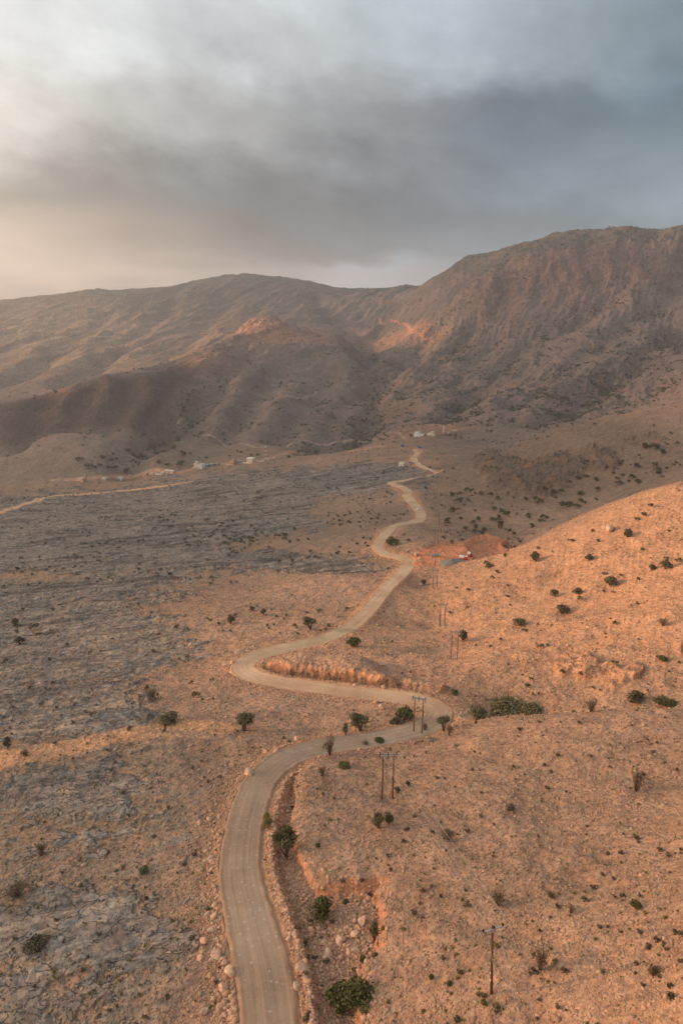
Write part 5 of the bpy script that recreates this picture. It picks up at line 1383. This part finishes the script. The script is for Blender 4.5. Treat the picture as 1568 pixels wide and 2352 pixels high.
for (u, v, w_, lb) in ((237, 1102, 5.5, 'small white roofed shed between the mosque and the wider shed'), (274, 1101, 7.5, 'wider white roofed shed left of the pink block house'), (298, 1095, 2.6, 'tiny white hut right of the wider shed')):
    r = bld('shed', u, v, lb, 'shed'); block(r, -w_ / 2, w_ / 2, 0, w_ * .7, 2.2, 'white', 2, parapet=0, roofm='sheet')
    MB().box((0, w_ * .35, 2.42), (w_ + .8, w_ * .7 + .8, .16)).build('canopy', M['sheet'], r)
r = bld('house', 332, 1095, 'square terracotta house with one dark window, tallest at the left of the village'); block(r, -3.6, 3.6, 0, 6, 5.2, 'terra', 3)
r = bld('house', 347, 1091, 'low pink annex touching the right side of the square terracotta house'); block(r, -4, 4, 0, 4, 2.8, 'pink', 3)
r = bld('compound_wall', 363, 1090, 'low cream yard wall right of the terracotta house', 'wall'); MB().box((0, 0, .3), (11, .3, 2.6)).box((-5.4, 3.3, .3), (.3, 6.3, 2.6)).box((5.4, 3.3, .3), (.3, 6.3, 2.6)).build('wall', M['cream'], r)
r = bld('house', 387, 1086, 'long low pale house with a flat white roof left of the tall cream house'); block(r, -8, 8, 0, 6, 3.0, 'pink', 6, roofm='sheet', parapet=.2)
r = bld('shed', 372, 1088, 'little white shed left of the long low house', 'shed'); block(r, -2, 2, 0, 3, 2.4, 'white', 1, parapet=0, roofm='sheet')
r = bld('house', 452, 1076, 'tall cream house with a stair tower and yard wall, tallest of the village')
block(r, -5, 1.6, 0, 9, 6.8, 'cream', 3, 2); block(r, 1.62, 8.5, .6, 9.5, 6.0, 'white', 3, 2); block(r, -4, -.8, 2, 6, 9.6, 'cream', 1, 1, door=False, z0=7.4)
MB().box((-8.2, -2.2, .2), (11, .3, 2.8)).build('yard_wall', M['cream'], r)
for (u, v, w_, h_, lb) in ((472, 1073, 6, 3.0, 'grey block house just right of the tall cream house'), (483, 1071, 8, 3.2, 'wider grey block house in the middle of the grey row'), (496, 1069, 7, 2.6, 'low dark grey house at the right end of the grey row'), (546, 1063, 7, 2.8, 'grey outbuilding right of the stepped terracotta house'), (555, 1063, 5, 2.0, 'lowest grey outbuilding before the yellow cream house')):
    r = bld('house', u, v, lb); block(r, -w_ / 2, w_ / 2, 0, 6, h_, 'grey', 3)
r = bld('house', 531, 1067, 'stepped terracotta house with a raised upper room'); block(r, -5.5, 4.5, 0, 8, 3.4, 'terra', 4); block(r, .4, 4.4, 1, 6, 7.6, 'terra', 1, door=False, z0=3.9)
MB().box((-2, -2.5, .2), (13, .3, 2.2)).build('yard_wall', M['pink'], r)
r = bld('house', 573, 1063, 'boxy yellow cream house with a flat overhanging roof right of the terracotta house'); block(r, -5, 5, 0, 8, 6.2, 'cream', 3, 2, parapet=0)
MB().box((0, 4, 6.5), (11.2, 9.2, .35)).build('roof_slab', M['cream'], r); MB().box((-2, -3.4, .2), (14, .3, 2.6)).build('yard_wall', M['cream'], r)
r = bld('compound_wall', 595, 1060, 'thin pale wall running right from the yellow cream house', 'wall'); MB().box((0, 0, .2), (14, .3, 1.8)).box((7.1, 2, .2), (.3, 4, 1.8)).build('wall', M['white'], r)
r = bld('hut', 613, 1058, 'small white equipment hut at the foot of the lattice mast', 'hut'); block(r, -1.8, 1.8, 0, 3, 2.7, 'white', 1, parapet=0, door=False)
r = bld('hut', 604, 1060, 'tiny white hut left of the lattice mast', 'hut'); block(r, -1.2, 1.2, 0, 2, 1.8, 'white', 1, parapet=0, door=False)
r = bld('water_tank', 629, 1056, 'white water tank on short legs right of the lattice mast', 'water tank')
MB().tube([(0, 0, 1.2), (0, 0, 3.4), (0, 0, 3.8)], [1.3, 1.3, .3], 14).build('tank', M['whitep'], r, True)
for sx_, sy_ in ((-1, -1), (1, -1), (1, 1), (-1, 1)): MB().box((sx_ * .8, sy_ * .8, .1), (.15, .15, 2.4)).build('leg', M['steel'], r)
# lattice mast
r = bld('lattice_mast', 611, 1059, 'red and white lattice mast behind the village road', 'mast', None)
MH = 23.0
for k_ in range(8):
    z0, z1 = MH * k_ / 8, MH * (k_ + 1) / 8; w0, w1 = 1.5 * (1 - z0 / MH * .7), 1.5 * (1 - z1 / MH * .7)
    m = MB()
    for i in range(4):
        c0 = ((-1, -1), (1, -1), (1, 1), (-1, 1))[i]; c1 = ((1, -1), (1, 1), (-1, 1), (-1, -1))[i]
        m.tube([(c0[0] * w0, c0[1] * w0, z0 - (1 if k_ == 0 else 0)), (c0[0] * w1, c0[1] * w1, z1)], .16, 4)
        m.tube([(c0[0] * w0, c0[1] * w0, z0), (c1[0] * w1, c1[1] * w1, z1)], .09, 4); m.tube([(c0[0] * w1, c0[1] * w1, z1), (c1[0] * w1, c1[1] * w1, z1)], .09, 4)
    m.build('mast_section', M['redp'] if k_ % 2 == 0 else M['whitep'], r)
# upper hamlet
HG = 'buildings of the upper hamlet'
r = bld('house', 959, 1003, 'white house with a lower wing on its right, alone left of the hamlet', group=HG); block(r, -6, 2.5, 0, 8, 6.2, 'white', 3, 2, parapet=.4); block(r, 2.52, 8, 1, 8, 4.0, 'white', 2, parapet=.3)
r = bld('house', 989, 1001, 'pale yellow low house with a raised middle room in the upper hamlet', group=HG); block(r, -6, 6, 0, 7, 3.0, 'cream', 4); block(r, -.5, 3.2, 1, 5.5, 6.0, 'cream', 1, door=False, z0=3.5)
r = bld('compound_wall', 1007, 998, 'orange yard wall between the pale yellow house and the tower', 'wall', HG, rz=R(12)); MB().box((0, 0, .3), (15, .35, 3.2)).box((-7.3, 4, .3), (.35, 7.6, 3.2)).build('wall', M['terra'], r)
r = bld('tower', 1018, 996, 'slim square pink tower at the right end of the upper hamlet', 'tower', HG); MB().box((0, 0, 4.5), (2.6, 2.6, 12)).build('shaft', M['pink'], r); MB().box((0, 0, 10.8), (3.1, 3.1, .5)).box((0, 0, 11.6), (1.6, 1.6, 1.1)).build('crown', M['pink'], r)
r = bld('house', 1028, 995, 'tiny pale hut right of the slim pink tower', 'hut', HG); block(r, -1.6, 1.6, 0, 2.4, 2, 'cream', 1, parapet=0, door=False)
r = bld('house', 1043, 990, 'low orange ruin up the track right of the tower', 'ruin', HG); block(r, -4, 4, 0, 3, 1.6, 'pink', 2, parapet=0, door=False)
r = bld('house', 921, 1071, 'cream cube house beside the last road bend', group=None); block(r, -3.6, 3.6, 0, 6, 4.4, 'cream', 3)
r = bld('shed', 941, 1069, 'long shed with a dark sloping roof between the cube house and the road', 'shed', None); block(r, -6, 6, 0, 5, 2.6, 'pink', 4, parapet=0)
MB().box((1.5, 2.5, 2.9), (8, 5.6, .2)).build('roof_sheet', M['dsheet'], r)
for (u, v, lb) in ((924, 1029, 'blue signboard on posts left of the far road end'), (963, 1033, 'blue signboard on posts right of the far road end')):
    r = bld('signboard', u, v, lb, 'sign', 'blue signboards at the far road end', rz=0.0)
    MB().box((0, 0, 3.4), (4.4, .15, 3.0)).build('board', M['blue'], r)
    for x in (-1.6, 1.6): MB().box((x, .14, 1.6), (.14, .12, 6.2)).build('post', M['steel'], r)

# ------------------------------------------------------------------ vehicles
def car(u, v, label, body='whitep', rz=0.0, pickup=False, group=None, cat='car'):
    p = gp(u, v); r = empty('car' if not pickup else 'pickup', p + Vector((0, 0, .12)), rz); L_, W_ = 4.7, 1.85
    prof_ = [(-2.35, .45), (-2.35, .95), (-2.2, 1.05), (-1.3, 1.12), (-.75, 1.72), (1.35 if not pickup else .55, 1.76), (2.15 if not pickup else .75, 1.12), (2.35, 1.05), (2.35, .45)]
    V = [(x, -W_ / 2 * (1 if z < 1.2 else .86), z) for x, z in prof_] + [(x, W_ / 2 * (1 if z < 1.2 else .86), z) for x, z in prof_]
    n = len(prof_); Fc = [tuple(range(n))[::-1], tuple(range(n, 2 * n))] + [(i, (i + 1) % n, n + (i + 1) % n, n + i) for i in range(n)]
    finish('body', [(y, x, z) for x, y, z in V], [f[::-1] for f in Fc], M[body], r)
    MB().box((0, -1.06, 1.43), (1.45, .62, .04)).V
    for nm, c_, d_ in (('windscreen', (0, -1.05, 1.42), (1.45, .5, .5)), ('side_window', (-.83, .3, 1.42), (.06, 1.7 if not pickup else .8, .42)), ('side_window', (.83, .3, 1.42), (.06, 1.7 if not pickup else .8, .42))):
        MB().box(c_, d_).build(nm, M['dglass'], r)
    for sx_ in (-1, 1):
        MB().box((sx_ * .65, -2.36, .8), (.35, .06, .2)).build('headlight', M['lamp'], r)
        for y in (-1.45, 1.45):
            w_ = empty('wheel', (sx_ * .88, y, .33)); w_.parent = r
            MB().tube([(-.12, 0, 0), (.12, 0, 0)], .36, 14).build('tyre', M['tyre'], w_, True); MB().tube([(-.14, 0, 0), (.14, 0, 0)], .2, 10).build('rim', M['rim'], w_)
    tag(r, label, cat, group); return r
car(960, 1173, 'small white car driving toward the camera on the far road', rz=R(14))
car(964, 1068, 'tiny white car on the farthest stretch of the road', rz=R(35))
car(1000, 1279, 'grey pickup parked on the cleared red plateau behind the single pole', 'greyp', rz=R(75), pickup=True, cat='pickup')
# tipper truck and raised bucket trailer on the cleared ground
p = gp(1066, 1285); r = empty('truck', p + Vector((0, 0, .1)), R(70)); tag(r, 'red and white truck parked at the near rim of the pit', 'truck'); r.scale = (.72, .72, .72)
MB().box((0, -1.4, 1.5), (2.3, 1.9, 1.9)).box((0, -2.4, .9), (2.2, .3, .7)).build('cab', M['redp'], r); MB().box((0, -1.4, 2.55), (2.2, 1.8, .2)).build('cab_roof', M['whitep'], r)
MB().box((0, 2.0, .95), (2.1, 4.6, .3)).build('bed', M['redp'], r); MB().box((0, 2.2, 1.9), (2.2, 3.6, 1.5)).build('load_box', M['whitep'], r); MB().box((0, -2.38, 1.9), (1.9, .08, .7)).build('windscreen', M['dglass'], r)
for sx_ in (-1, 1):
    for y in (-1.5, 1.6, 2.9):
        w_ = empty('wheel', (sx_ * 1.0, y, .5)); w_.parent = r
        MB().tube([(-.16, 0, 0), (.16, 0, 0)], .5, 14).build('tyre', M['tyre'], w_, True); MB().tube([(-.18, 0, 0), (.18, 0, 0)], .26, 10).build('rim', M['rim'], w_)
p = gp(1079, 1279); r = empty('loader', p + Vector((0, 0, .1)), R(-30)); tag(r, 'red machine with a tall white raised bucket right of the truck at the pit', 'loader'); r.scale = (.75, .75, .75)
MB().box((0, 0, 1.0), (2.0, 3.0, 1.2)).build('body', M['redp'], r); MB().box((0, .4, 2.2), (1.5, 1.4, 1.3)).build('cab', M['dglass'], r)
MB().tube([(0, -1.2, 1.4), (0, -2.4, 3.6)], .18, 6).build('arm', M['redp'], r); MB().box((0, -2.7, 4.0), (2.3, .9, 1.6)).build('bucket', M['whitep'], r)
for sx_ in (-1, 1):
    for y in (-1.0, 1.0): MB().tube([(sx_ * 1.0 - .2, y, .55), (sx_ * 1.0 + .2, y, .55)], .58, 14).build('wheel', M['tyre'], r, True)
# gravel heap
p = gp(1040, 1296)
nU, nR = 40, 12; V = [(0, 0, 1.8)]; Fc = []
for i in range(1, nR + 1):
    t = i / nR
    for k_ in range(nU):
        a = 2 * math.pi * k_ / nU; rr_ = t * (1 + .12 * math.sin(3 * a + 1) + .06 * math.sin(7 * a))
        V.append((7.5 * rr_ * math.cos(a), 4.5 * rr_ * math.sin(a), 1.9 * (1 - t) ** .9 * (1 + .15 * math.sin(2 * a)) + .12 * rnd.uniform(-1, 1) - (2.2 if i == nR else .3 * t)))
for k_ in range(nU): Fc.append((0, 1 + k_, 1 + (k_ + 1) % nU))
for i in range(nR - 1):
    for k_ in range(nU): a, b = 1 + i * nU, 1 + (i + 1) * nU; Fc.append((a + k_, b + k_, b + (k_ + 1) % nU, a + (k_ + 1) % nU))
o = finish('gravel_heap', V, Fc, M['aggregate'], smooth=True); o.location = p + Vector((0, 3, 0)); o.rotation_euler = (0, 0, R(12)); tag(o, 'grey heap of crushed gravel on the near edge of the red plateau', 'gravel heap')
